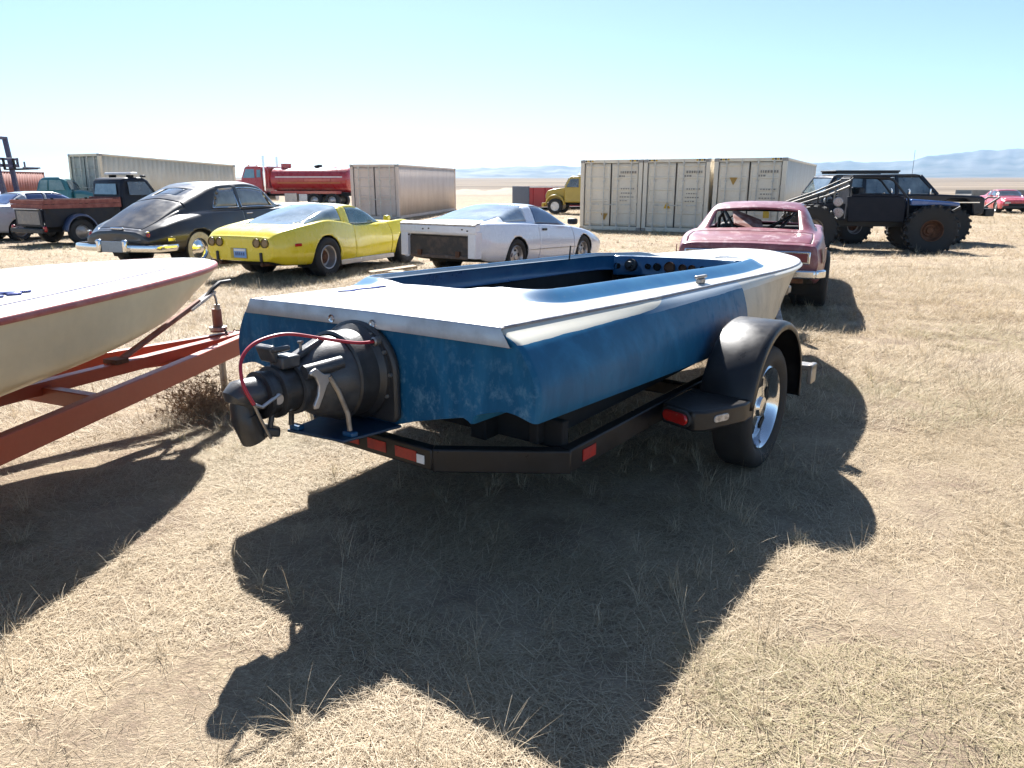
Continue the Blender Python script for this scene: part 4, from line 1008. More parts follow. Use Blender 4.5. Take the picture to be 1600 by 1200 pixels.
# ------------------------------------------------------------------ white coupe with no rear bumper
def white_coupe():
    L = 4.80; root = empty('parked_car', (-1.245, 13.0, gzf(-1, 13.4)), 33, rx=-1.9)
    tag(root, 'white wedge coupe with its rear bumper missing, behind the blue boat', 'car')
    Wp = paint('white_paint', (0.78, 0.80, 0.85), .22, .9, (0.72, 0.74, 0.79), .0)
    tr = [
     [(0,0,.36),(.35,0,.24),(4.4,0,.2),(L,0,.3)],
     [(0,.74,.36),(.3,.78,.27),(1.1,.80,.22),(2.4,.80,.18),(3.7,.80,.2),(4.5,.74,.22),(L,.6,.33)],
     [(0,.82,.44),(.3,.87,.42),(1.1,.90,.40),(2.4,.88,.35),(3.7,.90,.38),(4.5,.83,.36),(L,.66,.40)],
     [(0,.83,.62),(.3,.88,.62),(1.1,.91,.62),(2.4,.885,.60),(3.7,.905,.60),(4.5,.83,.52),(L,.66,.46)],
     [(0,.80,.88),(.3,.83,.90),(1.1,.84,.90),(1.8,.83,.885),(2.5,.82,.86),(3.2,.82,.82),(3.8,.82,.76),(4.4,.76,.64),(L,.6,.50)],
     [(0,.74,.915),(.3,.75,.93),(1.1,.74,.93),(1.8,.74,.91),(2.5,.745,.89),(3.2,.74,.85),(3.8,.7,.79),(4.4,.62,.67),(L,.5,.52)],
     [(0,.60,.925),(.3,.62,.945),(.7,.62,1.0),(1.2,.59,1.12),(1.75,.565,1.215),(2.1,.56,1.23),(2.4,.565,1.19),(3.25,.68,.87),(3.8,.55,.81),(4.4,.45,.69),(L,.35,.53)],
     [(0,0,.935),(.3,0,.955),(.7,0,1.03),(1.2,0,1.165),(1.75,0,1.255),(2.1,0,1.265),(2.4,0,1.235),(3.25,0,.92),(3.8,0,.83),(4.4,0,.71),(L,0,.54)] ]
    ar = [(1.1,.33,.365,.5),(3.67,.33,.36,.5)]
    def cl(y, s, x, z):
        if s > 6.04 and .42 < y < 1.70: return 'rear_window'
        if 5.15 < s <= 5.97 and .85 < y < 1.62: return 'rear_window'
        if 5.06 < s < 5.95 and 1.92 < y < 3.08: return 'side_window'
        if s > 6.08 and 2.36 < y < 3.25: return 'windshield'
        if .8 < s < 5.0 and 1.88 < y < 3.22: return 'door'
        if s > 5.2 and 3.3 < y < 4.7: return 'hood'
    gb = glass('hatch_glass', (0.14, 0.18, 0.22), .8, .93, .10, (0.50, 0.57, 0.63))
    car_shell(root, tr, L, cl, {'body': Wp, 'door': Wp, 'hood': Wp, 'rear_window': gb, 'side_window': glass('blue_side_glass', (.02,.05,.14), .15, .9), 'windshield': M['glass'], 'rear_cap': M['black_dull']}, ar, 190, 6, [1,.5,.7,1,.6,.5,.6,1])
    wells(root, ar, 1.82)
    for y in (1.1, 3.67):
        for s in (1,-1): wheel(root, (s*.785,y,.325), .325, .22, .2, s, 'slot', 'alu', 40)
    # bare rear: white frame round a dark rusty recess
    pt(root, 'tail_beam', Wp, lambda g: g.prism([(0,.70),(-.10,.72),(-.13,.76),(-.13,.87),(-.09,.90),(.02,.92)], (-.825,0,0),(0,1,0),(0,0,1),(1,0,0),1.65), .012)
    pt(root, 'tail_lip', pm('faded_white', (.55,.52,.48), .6, 0, 0, (.38,.33,.28), 14), lambda g: g.prism([(-.13,.87),(-.135,.90),(-.09,.925),(.03,.94),(.03,.92),(-.09,.905)], (-.825,0,0),(0,1,0),(0,0,1),(1,0,0),1.65), .005)
    for s in (-1,1):
        pt(root, 'tail_side', Wp, lambda g: g.prism([(s*.66,-.12),(s*.815,-.12),(s*.85,-.02),(s*.852,.03),(s*.66,.03)], (0,0,.34),(1,0,0),(0,1,0),(0,0,1),.45), .012)
        pt(root, 'mount_bracket', 'rust', lambda g: g.box((s*.42,-.06,.40),(.08,.08,.10)), .006)
    pt(root, 'recess_panel', pm('grimy_panel', (.05,.042,.036), .7, 0, 0, (.12,.09,.07), 9), lambda g: g.box((0,-.045,.52),(1.30,.02,.33)))
    pt(root, 'crash_bar', pm('rusty_bar', (.11,.075,.055), .8, 0, 0, (.2,.15,.12), 12), lambda g: g.box((0,-.055,.345),(1.25,.05,.06)), .01)
    for x, z in ((-.30,.81),(-.17,.82),(-.62,.70),(.55,.82),(.66,.80)):
        pt(root, 'bolt_hole', 'dark', lambda g: g.box((x,-.133,z),(.03,.008,.022)))
    pt(root, 'sill_line', 'steel', lambda g: g.box((.902,2.4,.44),(.006,2.0,.012)))
    for s in (-1,1):
        pt(root, 'door_mirror', 'black_dull', lambda g: g.box((s*.93,3.05,.94),(.20,.12,.12)), .035)
        pt(root, 'door_handle', 'black_dull', lambda g: g.box((s*.866,2.08,.80),(.02,.16,.045)), .008)
        pt(root, 'seat', 'seat', lambda g: g.box((s*.38,2.0,.75),(.45,.13,.5)), .04)
    return root
white_coupe()

# ------------------------------------------------------------------ faded red racer with a roll cage
def faded_mat():
    m, nt, p = nodes('faded_red_paint'); co = ocoord(nt)
    g = N(nt, 'ShaderNodeNewGeometry'); sp = N(nt, 'ShaderNodeSeparateXYZ'); nt.links.new(g.outputs['Normal'], sp.inputs[0])
    sc = ramp(nt, noise(nt, co, 7, 8, .72, .6), .52, .64)
    base = mix(nt, ramp(nt, noise(nt, co, 2.2, 6, .65), .35, .7), (0.15, 0.022, 0.032), (0.24, 0.075, 0.09))
    base = mix(nt, mathn(nt, 'MULTIPLY', sc, ramp(nt, sp.outputs[2], .3, .9, .25, .8)), base, (0.42, 0.31, 0.30))
    base = mix(nt, ramp(nt, noise(nt, co, 16, 6, .7), .62, .72, 0, .7), base, (0.22, 0.09, 0.035))
    nt.links.new(base, p.inputs['Base Color']); p.inputs['Roughness'].default_value = .38
    p.inputs['Coat Weight'].default_value = .35; p.inputs['Coat Roughness'].default_value = .3
    return m
M['faded_red'] = faded_mat()
def faded_coupe():
    L = 4.70; root = empty('parked_car', (2.84, 9.03, 0), 22)
    tag(root, 'faded red coupe without rear glass, roll cage inside, ahead of the blue boat', 'car')
    Fp = M['faded_red']
    tr = [
     [(0,0,.46),(.35,0,.38),(1.5,0,.28),(4.4,0,.26),(L,0,.36)],
     [(0,.70,.50),(.3,.78,.42),(1.1,.80,.30),(2.4,.80,.24),(3.7,.80,.26),(4.4,.76,.28),(L,.72,.38)],
     [(0,.80,.57),(.3,.86,.55),(1.1,.905,.46),(2.4,.88,.40),(3.7,.90,.44),(4.4,.86,.44),(L,.84,.48)],
     [(0,.82,.66),(.3,.87,.66),(1.1,.915,.66),(2.4,.885,.62),(3.7,.905,.66),(4.4,.87,.64),(L,.86,.62)],
     [(0,.79,.83),(.3,.83,.90),(.9,.85,.945),(1.3,.845,.95),(2.0,.84,.90),(3.0,.84,.90),(3.7,.85,.90),(4.4,.84,.84),(L,.82,.78)],
     [(0,.75,.87),(.3,.77,.94),(.9,.76,.975),(1.3,.76,.985),(2.0,.765,.93),(3.0,.765,.93),(3.7,.74,.93),(4.4,.74,.88),(L,.74,.82)],
     [(0,.60,.885),(.3,.63,.955),(.62,.64,.975),(.80,.63,1.0),(1.28,.58,1.24),(1.7,.575,1.295),(2.2,.58,1.29),(2.45,.60,1.25),(3.05,.68,.97),(3.6,.6,.95),(4.4,.55,.90),(L,.55,.83)],
     [(0,0,.895),(.3,0,.965),(.62,0,.985),(.80,0,1.02),(1.28,0,1.285),(1.7,0,1.335),(2.2,0,1.33),(2.45,0,1.30),(3.05,0,1.0),(3.6,0,.98),(4.4,0,.92),(L,0,.84)] ]
    ar = [(1.1,.375,.42,.5),(3.70,.35,.38,.5)]
    def cl(y, s, x, z):
        if s > 6.10 and .82 < y < 1.22: return 'rear_window'
        if 5.12 < s < 5.93 and 1.55 < y < 2.92 : return 'side_window'
        if s > 6.08 and 2.47 < y < 3.02: return 'windshield'
        if .8 < s < 5.0 and 1.85 < y < 3.1: return 'door'
        if s > 5.3 and .06 < y < .66: return 'trunk_lid'
        if s > 5.2 and 3.1 < y < 4.6: return 'hood'
    car_shell(root, tr, L, cl, {'body': Fp, 'door': Fp, 'hood': Fp, 'trunk_lid': Fp}, ar, 190, 6, [1,.5,.7,1,.6,.5,.6,1], solid=.025, drop=('rear_window','side_window','windshield'))
    wells(root, ar, 1.83)
    for y, w_, r_ in ((1.1,.42,.375),(3.70,.25,.34)):
        for s in (1,-1): wheel(root, (s*(.76 if y < 2 else .76),y,r_), r_, w_, .19, s, 'deep', 'alu', 40)
    # tail panel with lamp bezels, chrome bumper
    pt(root, 'tail_panel', pm('dark_tail', (.05,.02,.02), .5), lambda g: g.box((0,-.035,.735),(1.30,.02,.155)), .01)
    for s in (-1,1):
        b = pt(root, 'lamp_bezel', 'chrome', lambda g: g.box((s*.50,-.050,.735),(.46,.025,.15)), .012)
        pt(b, 'tail_lamp', pm('weathered_lens', (.18,.03,.03), .4), lambda g: g.box((s*.50,-.062,.735),(.40,.015,.10)), .006)
        pt(root, 'bumper', 'chrome', lambda g: g.bar((s*.20,-.10,.545),(s*.80,-.07,.545),.07,.10).bar((s*.80,-.07,.545),(s*.90,.10,.545),.06,.10), .02)
        pt(root, 'quarter_patch', pm('bare_patch', (.30,.15,.09), .6, 0, 0, (.45,.36,.3), 9), lambda g: g.box((s*.893,.32,.74),(.004,.20,.18), Matrix.Rotation(-.12*s,3,'Z')), .0)
    pt(root, 'valance', 'rust', lambda g: g.box((0,-.01,.48),(1.35,.03,.10)), .01)
    # roll cage seen through the open rear window
    cg = M['black_dull']
    g = G(); g.tube([(-.56,1.78,.45),(-.55,1.78,1.10),(-.48,1.78,1.22),(.48,1.78,1.22),(.55,1.78,1.10),(.56,1.78,.45)], .024, 10); g.build('roll_hoop', cg, root)
    for a, b in (((.48,1.78,1.20),(.15,.95,.80)), ((-.48,1.78,1.20),(-.12,.95,.80)), ((-.54,1.78,.60),(.50,1.78,1.18)), ((.52,1.78,1.18),(.56,2.75,.98)), ((-.52,1.78,1.18),(-.56,2.75,.98))):
        G().tube([a, b], .022, 10).build('cage_brace', cg, root)
    G().tube([(-.56,1.78,.92),(.56,1.78,.92)], .02, 10).build('cage_brace', cg, root)
    pt(root, 'seat', 'seat', lambda g: g.box((-.34,2.05,.72),(.45,.14,.62), Matrix.Rotation(.12,3,'X')), .05)
    pt(root, 'sheet_metal_scrap', pm('rusty_sheet', (.20,.07,.045), .7, 0, 0, (.4,.28,.25), 8), lambda g: g.box((-.10,1.15,1.08),(.42,.5,.02), Euler((.35,.35,.3)).to_matrix()))
    pt(root, 'dashboard', 'dark', lambda g: g.box((0,2.95,.86),(1.3,.3,.18)), .05)
    g = G(); g.tube(arc((-.36,2.62,.95), .18, 0, 360, 28, (1,0,0), (0,.35,.93)), .014, 8, False); g.build('steering_wheel', 'dark' and M['dark'], root)
    return root
faded_coupe()

# ------------------------------------------------------------------ black fastback
def black_fastback():
    L = 5.40; root = empty('parked_car', (-7.33, 13.9, gzf(-7, 15.2)), 20)
    tag(root, 'black rounded vintage fastback with chrome bumper and whitewall tyres', 'car')
    Bp = paint('aged_black_paint', (0.010, 0.008, 0.009), .38, .6, (0.045, 0.028, 0.014), .10, lo=.5, hi=.8)
    tr = [
     [(0,0,.40),(.4,0,.32),(4.9,0,.3),(L,0,.42)],
     [(0,.66,.42),(.35,.80,.34),(1.3,.86,.30),(2.6,.84,.28),(4.2,.88,.3),(5.0,.82,.34),(L,.66,.44)],
     [(0,.74,.50),(.35,.90,.46),(1.3,.975,.46),(2.6,.90,.42),(4.2,.98,.46),(5.0,.92,.48),(L,.72,.55)],
     [(0,.74,.62),(.35,.91,.68),(1.3,.975,.74),(2.3,.92,.74),(3.0,.91,.74),(4.2,.96,.76),(5.0,.90,.74),(L,.70,.72)],
     [(0,.62,.70),(.35,.80,.84),(.9,.86,.95),(1.6,.86,1.02),(2.4,.86,1.04),(3.4,.86,1.05),(4.2,.82,1.03),(5.0,.66,.95),(L,.45,.85)],
     [(0,.54,.73),(.35,.66,.88),(.9,.70,1.04),(1.6,.76,1.10),(2.4,.795,1.08),(3.4,.79,1.08),(4.2,.60,1.10),(5.0,.46,1.03),(L,.34,.92)],
     [(0,.44,.75),(.35,.52,.92),(.9,.56,1.18),(1.5,.58,1.40),(2.1,.62,1.565),(2.85,.63,1.595),(3.25,.64,1.54),(3.85,.70,1.14),(4.3,.42,1.14),(5.0,.30,1.07),(L,.22,.95)],
     [(0,0,.77),(.35,0,.96),(.9,0,1.25),(1.5,0,1.49),(2.1,0,1.62),(2.85,0,1.645),(3.25,0,1.60),(3.85,0,1.18),(4.3,0,1.17),(5.0,0,1.10),(L,0,.97)] ]
    ar = [(1.08,.37,.40,.55),(4.25,.37,.42,.55)]
    def cl(y, s, x, z):
        if s > 6.42 and 1.26 < y < 1.60: return 'rear_window'
        if 5.10 < s < 5.86:
            t = s - 5
            if 1.72 + .42*t**1.6 < y < 2.42: return 'side_window'
            if 2.54 < y < 3.60 - .36*t: return 'side_window'
        if s > 6.1 and 3.26 < y < 3.80: return 'windshield'
        if .8 < s < 5.0 and 2.48 < y < 3.75: return 'door'
        if s > 5.55 and .08 < y < 1.05: return 'trunk_lid'
    gs = glass('pale_side_glass', (.10,.12,.15), .5, .8, .06, (.35,.4,.45))  # pale patches paint a bright reflection into the glass colour
    car_shell(root, tr, L, cl, {'body': Bp, 'door': Bp, 'trunk_lid': Bp, 'side_window': gs, 'rear_window': gs, 'windshield': gs}, ar, 190, 6, [1,.5,.7,1,.7,.5,.8,1])
    wells(root, ar, 1.94)
    for y in (1.08, 4.25):
        for s in (1,-1): wheel(root, (s*.83,y,.365), .365, .20, .205, s, 'cap', 'chrome', 44, ww=True)
    # chrome bumper blade that wraps the corners, centre guard with plate
    bx = [(-1.0,.42),(-.99,.12),(-.93,-.06),(-.5,-.16),(0,-.18),(.5,-.16),(.93,-.06),(.99,.12),(1.0,.42)]
    tt = np.linspace(0, 8, 49); k = np.arange(9); bx = np.array(bx)
    px_ = np.c_[pchip(k, bx[:,0], tt), pchip(k, bx[:,1], tt)]; rows = []
    for dz, off in ((.055,.0),(.05,-.03),(.0,-.045),(-.05,-.03),(-.055,0)):
        r_ = []
        for x, y in px_:
            l = math.hypot(x, y-1.0); r_.append((x - x/l*off*1, y - (y-1.0)/l*off*1, .46+dz))
        rows.append(r_)
    G().grid(np.array(rows)).build('bumper', M['chrome'], root, smooth=60, solid=.012)
    for gx in (-.20, .42): pt(root, 'bumper_guard', 'chrome', lambda g: g.box((gx,-.23,.50),(.10,.10,.24)), .03)
    pt(root, 'licence_plate', pm('worn_plate', (.25,.30,.36), .35, .4), lambda g: g.box((.11,-.245,.49),(.50,.02,.20)), .01)
    for s in (-1,1):
        pt(root, 'tail_lamp', 'red_lens', lambda g: g.box((s*.70,.05,.66),(.06,.06,.12)), .02)
        pt(root, 'lamp_trim', 'chrome', lambda g: g.box((s*.70,.03,.745),(.05,.07,.03)), .01)
        pt(root, 'fender_trim', 'chrome', lambda g: g.bar((s*.90,.30,.60),(s*.955,.42,.60),.012,.06), .003)
        pt(root, 'door_handle', 'chrome', lambda g: g.bar((s*.865,2.58,1.0),(s*.868,2.76,1.0),.03,.025), .008)
        # chrome surrounds of the side glass
        for (y0, y1, rk, fk) in ((1.70,2.43,.42,0),(2.53,3.62,0,.36)):
            def P_(y, t):
                xb = pchip([.9,1.6,2.4,3.4,4.2],[.70,.76,.795,.79,.60],[y])[0]; zb = pchip([.9,1.6,2.4,3.4,4.2],[1.04,1.10,1.08,1.08,1.10],[y])[0]
                xt = pchip([.9,1.5,2.1,2.85,3.25,3.85],[.56,.58,.62,.63,.64,.70],[y])[0]; zt = pchip([.9,1.5,2.1,2.85,3.25,3.85],[1.18,1.40,1.565,1.595,1.54,1.14],[y])[0]
                return (s*(xb+(xt-xb)*t+.016), y, zb+(zt-zb)*t)
            loop = [P_(y0+(y1-y0)*i/10, .10) for i in range(11)] + [P_(y1-fk*t, t) for t in np.linspace(.15,.84,6)] + [P_((y1-fk*.84)+((y0+rk*.75)-(y1-fk*.84))*i/8, .86) for i in range(9)] + [P_(y0+rk*t**1.6, t) for t in np.linspace(.8,.12,7)]
            G().tube(loop + loop[:1], .011, 6).build('window_trim', M['chrome'], root, smooth=60)
    pt(root, 'trunk_handle', 'chrome', lambda g: g.box((0,.02,.80),(.30,.05,.05)), .02)
    pt(root, 'seat', 'seat', lambda g: g.box((0,2.05,.95),(1.3,.16,.55)), .06)
    pt(root, 'front_seat', 'seat', lambda g: g.box((0,2.95,.95),(1.3,.16,.55)), .06)
    return root
black_fastback()

# ------------------------------------------------------------------ plain saloons seen in slivers
def plain_car(name, loc, az, paintm, label, H=1.32, W=1.80, L=4.7, glassm=None, ny=70):
    root = empty(name, (loc[0], loc[1], gzf(loc[0], loc[1]+1)), az); tag(root, label, 'car')
    w = W/2; k = H/1.32
    tr = [
     [(0,0,.34),(.35,0,.26),(4.4,0,.24),(L,0,.34)],
     [(0,w*.82,.36),(.3,w*.9,.28),(2.4,w*.9,.22),(4.4,w*.88,.26),(L,w*.78,.36)],
     [(0,w*.9,.46),(.3,w*.97,.44),(2.4,w*.99,.40),(4.4,w*.95,.42),(L,w*.86,.46)],
     [(0,w*.91,.62),(.3,w*.98,.64),(2.4,w,.62),(4.4,w*.96,.6),(L,w*.86,.58)],
     [(0,w*.87,.84*k),(.3,w*.91,.90*k),(1.2,w*.92,.93*k),(3.2,w*.92,.90*k),(4.3,w*.88,.80*k),(L,w*.78,.70*k)],
     [(0,w*.80,.88*k),(.3,w*.83,.94*k),(1.2,w*.83,.96*k),(3.2,w*.83,.93*k),(4.3,w*.76,.84*k),(L,w*.66,.74*k)],
     [(0,w*.66,.89*k),(.3,w*.68,.955*k),(.75,w*.68,.975*k),(1.35,w*.62,1.25*k),(1.8,w*.62,1.285*k),(2.3,w*.62,1.28*k),(2.55,w*.64,1.24*k),(3.2,w*.73,.95*k),(4.3,w*.6,.86*k),(L,w*.5,.75*k)],
     [(0,0,.90*k),(.3,0,.965*k),(.75,0,.985*k),(1.35,0,1.285*k),(1.8,0,1.325*k),(2.3,0,1.32*k),(2.55,0,1.28*k),(3.2,0,.98*k),(4.3,0,.88*k),(L,0,.76*k)] ]
    ar = [(1.0,.33,.37,w*.55),(3.72,.33,.37,w*.55)]
    def cl(y, s, x, z):
        if s > 6.08 and .80 < y < 1.32: return 'rear_window'
        if 5.08 < s < 5.92 and (1.42 < y < 1.95 or 2.02 < y < 2.98): return 'side_window'
        if s > 6.08 and 2.56 < y < 3.18: return 'windshield'
        if .8 < s < 5.0 and 1.98 < y < 3.15: return 'door'
        if s > 5.2 and 3.25 < y < 4.5: return 'hood'
    gm = glassm or M['glass']
    car_shell(root, tr, L, cl, {'body': paintm, 'rear_window': gm, 'side_window': gm, 'windshield': gm}, ar, ny, 4, [1,.5,.7,1,.6,.5,.6,1])
    wells(root, ar, W)
    for y in (1.0, 3.72):
        for s in (1,-1): wheel(root, (s*(w-.13),y,.32), .32, .20, .19, s, 'cap', 'steel', 24)
    for s in (-1,1):
        pt(root, 'tail_lamp', 'red_lens', lambda g: g.box((s*w*.68,-.03,.70*k),(.34,.03,.12)), .01)
        pt(root, 'headlight', 'clear_lens', lambda g: g.box((s*w*.62,L+.025,.60*k),(.30,.03,.12)), .01)
        pt(root, 'door_mirror', paintm, lambda g: g.box((s*(w+.04),2.98,.96*k),(.14,.09,.10)), .02)
    pt(root, 'rear_bumper', 'black_dull', lambda g: g.box((0,-.05,.46),(W*.92,.10,.14)), .03)
    pt(root, 'grille', 'dark', lambda g: g.box((0,L+.03,.50),(W*.55,.03,.16)), .01)
    pt(root, 'front_bumper', 'black_dull', lambda g: g.box((0,L+.05,.38),(W*.9,.10,.12)), .03)
    return root
plain_car('parked_car', (-6.75, 20.2), 15, paint('cream_white_paint', (.70,.67,.62), .3, .7), 'white car whose roof shows between the black fastback and yellow coupe', H=1.22)
plain_car('parked_car', (-16.7, 23.2), 30, paint('silver_paint', (.42,.44,.47), .3, .8), 'silver car cut off by the left edge beside the pickup', H=1.5, glassm=glass('silver_car_glass', (.03,.06,.2), .2, .9))
plain_car('parked_car', (30.7, 48.5), 196, paint('red_car_paint', (.42,.015,.03), .3, .7), 'small red car at the far right edge of the field', H=1.35, glassm=M['glass_dark'])
# ================================================================== CONTAINERS
def corr(L, H, pitch=.28, dep=.036, z0=.16, z1=None):
    """trapezoid corrugated sheet in the y/z plane, outward +x: profile list of (offset, y)"""
    pr = []; y = 0.06
    while y < L-.06:
        for a, o in ((0,0),(.07,0),(.14,-dep),(.21,-dep)):
            if y+a*pitch/.28 < L-.06: pr.append((o, y+a*pitch/.28))
        y += pitch
    pr.append((0, L-.06)); return pr
def container(name, loc, az, mat, label, L=12.19, W=2.44, H=2.59, group=None, detail=2, doors=True, tilt=0, base=None, doormat=None, decals=(), markings=False, stripes=False, cat='container'):
    """origin: front (door) end, centre, on the ground; y runs back along the box"""
    x0, y0 = loc; root = empty(name, (x0, y0, gzf(x0, y0) if base is None else base), az, rx=tilt)
    tag(root, label, cat, group)
    dm = doormat or mat; w = W/2; f = .15
    for s in (-1, 1):
        for y in (f/2, L-f/2):
            pt(root, 'corner_post', mat, lambda g: g.box((s*(w-f/2), y, H/2), (f, f, H-.02)), .012)
        pt(root, 'bottom_rail', mat, lambda g: g.box((s*(w-.05), L/2, .09), (.10, L-2*f, .14)), .008)
        pt(root, 'top_rail', mat, lambda g: g.box((s*(w-.04), L/2, H-.045), (.08, L-2*f, .08)), .008)
        pr = corr(L, H, .28 if detail > 1 else .40)
        rows = [[(s*(w-.012+o), y, z) for o, y in pr] for z in (.15, H-.08)]
        G().grid(np.array(rows)).build('side_panel', mat, root, smooth=10, solid=.004)
        for y in (0, L-.17):
            for z in (0, H-.118): pt(root, 'corner_casting', 'steel' if detail > 1 else mat, lambda g: g.box((s*(w-.081), y+.085, z+.059), (.178, .178, .118)), .006)
    pt(root, 'roof', mat, lambda g: g.box((0, L/2, H-.04), (W-.16, L-.1, .03)))
    pt(root, 'floor', 'dark', lambda g: g.box((0, L/2, .14), (W-.12, L-.1, .03)))
    pt(root, 'back_wall', mat, lambda g: g.box((0, L-.06, H/2), (W-.3, .03, H-.2)))
    pt(root, 'door_header', mat, lambda g: g.box((0, .06, H-.06), (W-.30, .12, .12)), .008)
    pt(root, 'door_sill', mat, lambda g: g.box((0, .06, .075), (W-.30, .12, .15)), .008)
    dw = (W-.32)/2
    for s in (-1, 1):
        xc = s*(dw/2+.004); door = empty('door', (xc, .05, H/2+.015), 0, root); h = H-.30
        # leaf with shallow vertical and horizontal pressings
        nx = 5; rows = []; zz = []; zs = [-h/2, -h/2+.10]
        for k in range(5): c = -h/2+.10+(h-.2)*(k+.0)/5; q = (h-.2)/5; zs += [c+.03, c+.05, c+q-.05, c+q-.03]
        zs += [h/2]; P = []
        for z in sorted(zs):
            row = []
            inz = any(abs(z-(-h/2+.10+(h-.2)*(k+.5)/5)) < (h-.2)/10-.045 for k in range(5))
            for x, d in ((-dw/2+.01,0),(-dw/2+.08,0),(-dw/2+.11,1),(dw/2-.11,1),(dw/2-.08,0),(dw/2-.01,0)): row.append((x, (.022 if d and inz else 0), z))
            P.append(row)
        G().grid(np.array(P)).build('leaf', dm, door, smooth=10, solid=.02)
        G().box((-s*(dw/2-.006), -.004, 0), (.014, .02, h)).build('gasket', M['dark'], door)
        G().box((s*(dw/2-.006), -.004, 0), (.014, .02, h)).build('gasket', M['dark'], door)
        for bx in (-.26, .26):
            G().tube([(bx*dw/1.06, -.05, -h/2-.09), (bx*dw/1.06, -.05, h/2+.09)], .018, 8).build('lock_rod', M['galv'] if detail > 1 else dm, door)
            if detail > 1:
                for z in (-h/2+.02, -h*.22, h*.22, h/2-.02): G().box((bx*dw/1.06, -.04, z), (.09, .03, .06)).build('rod_bracket', M['galv'], door, bevel=.006)
                G().bar((bx*dw/1.06, -.075, -.35), (bx*dw/1.06-s*.36, -.07, -.36), .02, .035).build('lock_handle', M['galv'], door, bevel=.004)
        if detail > 1:
            for z in np.linspace(-h/2+.15, h/2-.15, 4): G().box((s*(dw/2+.02), -.02, z), (.10, .03, .09)).build('hinge', M['steel'], door, bevel=.008)
            if markings and s > 0:
                r = np.random.default_rng(int(abs(x0)*100))
                for zz_, n_, hh, x_ in ((h*.36,7,.085,.36),(h*.30,3,.06,.30),(h*.10,6,.05,.40),(h*.03,5,.04,.40),(-h*.03,6,.04,.40),(-h*.09,4,.04,.40)):
                    xx = x_ - (.62 if zz_ > 0 else .66) + .14
                    for _ in range(n_):
                        ww = r.uniform(.03, .075); G().box((xx+ww/2-.05, -.004, zz_), (ww, .008, hh)).build('stencil_mark', M['stencil'], door); xx += ww+.035
            for (sd_, dx, dz, kind) in decals:
                if sd_ == s:
                    o = (dx, -.004, dz)
                    if kind == 'down': G().prism([(-.14,.13),(.14,.13),(0,-.14)], o, (1,0,0),(0,0,1),(0,-1,0),.004).build('warning_decal', M['decal'], door)
                    elif kind == 'up': G().prism([(-.13,-.12),(.13,-.12),(0,.14)], o, (1,0,0),(0,0,1),(0,-1,0),.004).build('warning_decal', M['decal_yellow'], door)
                    else: G().box((o[0],o[1],o[2]), (.24,.006,.24)).build('warning_decal', M['decal_yellow'], door)
    if stripes:
        for s in (-1, 1):
            for k in range(4): pt(root, 'hazard_stripe', 'stencil_dark' if k % 2 == 0 else 'decal_yellow', lambda g: g.box((s*(w-.22-.085*k), -.002, H-.045), (.07, .004, .06), Matrix.Rotation(.0,3,'Y')))
    return root
M['galv'] = pm('galvanised', (.66,.64,.58), .5, .3, 0, (.5,.47,.42), 9)
M['stencil'] = pm('faded_stencil', (.26,.235,.20), .7, 0, 0, (.42,.38,.32), 25); M['stencil_dark'] = pm('stencil_dark', (.06,.055,.05), .7)
M['decal'] = pm('worn_decal', (.45,.26,.04), .6, 0, 0, (.32,.2,.06), 15); M['decal_yellow'] = pm('yellow_decal', (.62,.38,.02), .5)
beige = pm('beige_container', (.80,.73,.60), .55, 0, .1, (.72,.64,.51), 1.6, .4, .7, 1, .04, 40, dust=.06, stretch=(1,1,.35))
pinky = pm('pink_beige_container', (.72,.61,.53), .6, 0, 0, (.62,.51,.44), 1.6, .4, .7, 1, .04, 40, stretch=(1,1,.3))
tan = pm('tan_container', (.76,.68,.53), .6, 0, 0, (.66,.58,.44), 1.6, .4, .7, 1, .04, 40, stretch=(1,1,.3))
oxide = pm('rust_red_container', (.27,.075,.045), .65, 0, 0, (.20,.06,.04), 1.6, .4, .7, 1, .04, 40, stretch=(1,1,.3))
A22 = R(26); fx, fy = math.cos(A22), -math.sin(A22)
c0 = np.array([2.65, 29.5])
for k, (off, lab, dec, dep) in enumerate((
    (1.22, 'leftmost beige shipping container, beside the yellow dump truck', ((-1,.30,-.82,'down'),), 0),
    (3.70, 'middle beige shipping container of the three with doors facing', ((-1,.25,-.35,'up'),), 0),
    (6.30, 'rightmost beige shipping container, its long side running behind the black truck', ((-1,.0,.50,'down'),(1,.15,-.62,'square')), -.12))):
    p = c0 + off*np.array([fx, fy]) + dep*np.array([math.sin(A22), math.cos(A22)])
    container('shipping_container', p, 26, beige, lab, group='beige containers side by side', decals=dec, markings=True, stripes=True, H=2.60)
container('shipping_container', (-6.75, 37.4), 9, pinky, 'pinkish beige shipping container behind the white coupe', H=2.62)
container('shipping_container', (-21.5, 38.4), 27, tan, 'long tan shipping container with weathered grey doors at the left', base=.36, tilt=-2.6, L=8.6, doormat=pm('weathered_door', (.40,.42,.38), .6, 0, 0, (.24,.25,.24), 5, .45, .7, 1, stretch=(3,3,.3)))
container('shipping_container', (-39.6, 53.0), -7, oxide, 'rust red shipping container far behind the teal pickup', detail=1)

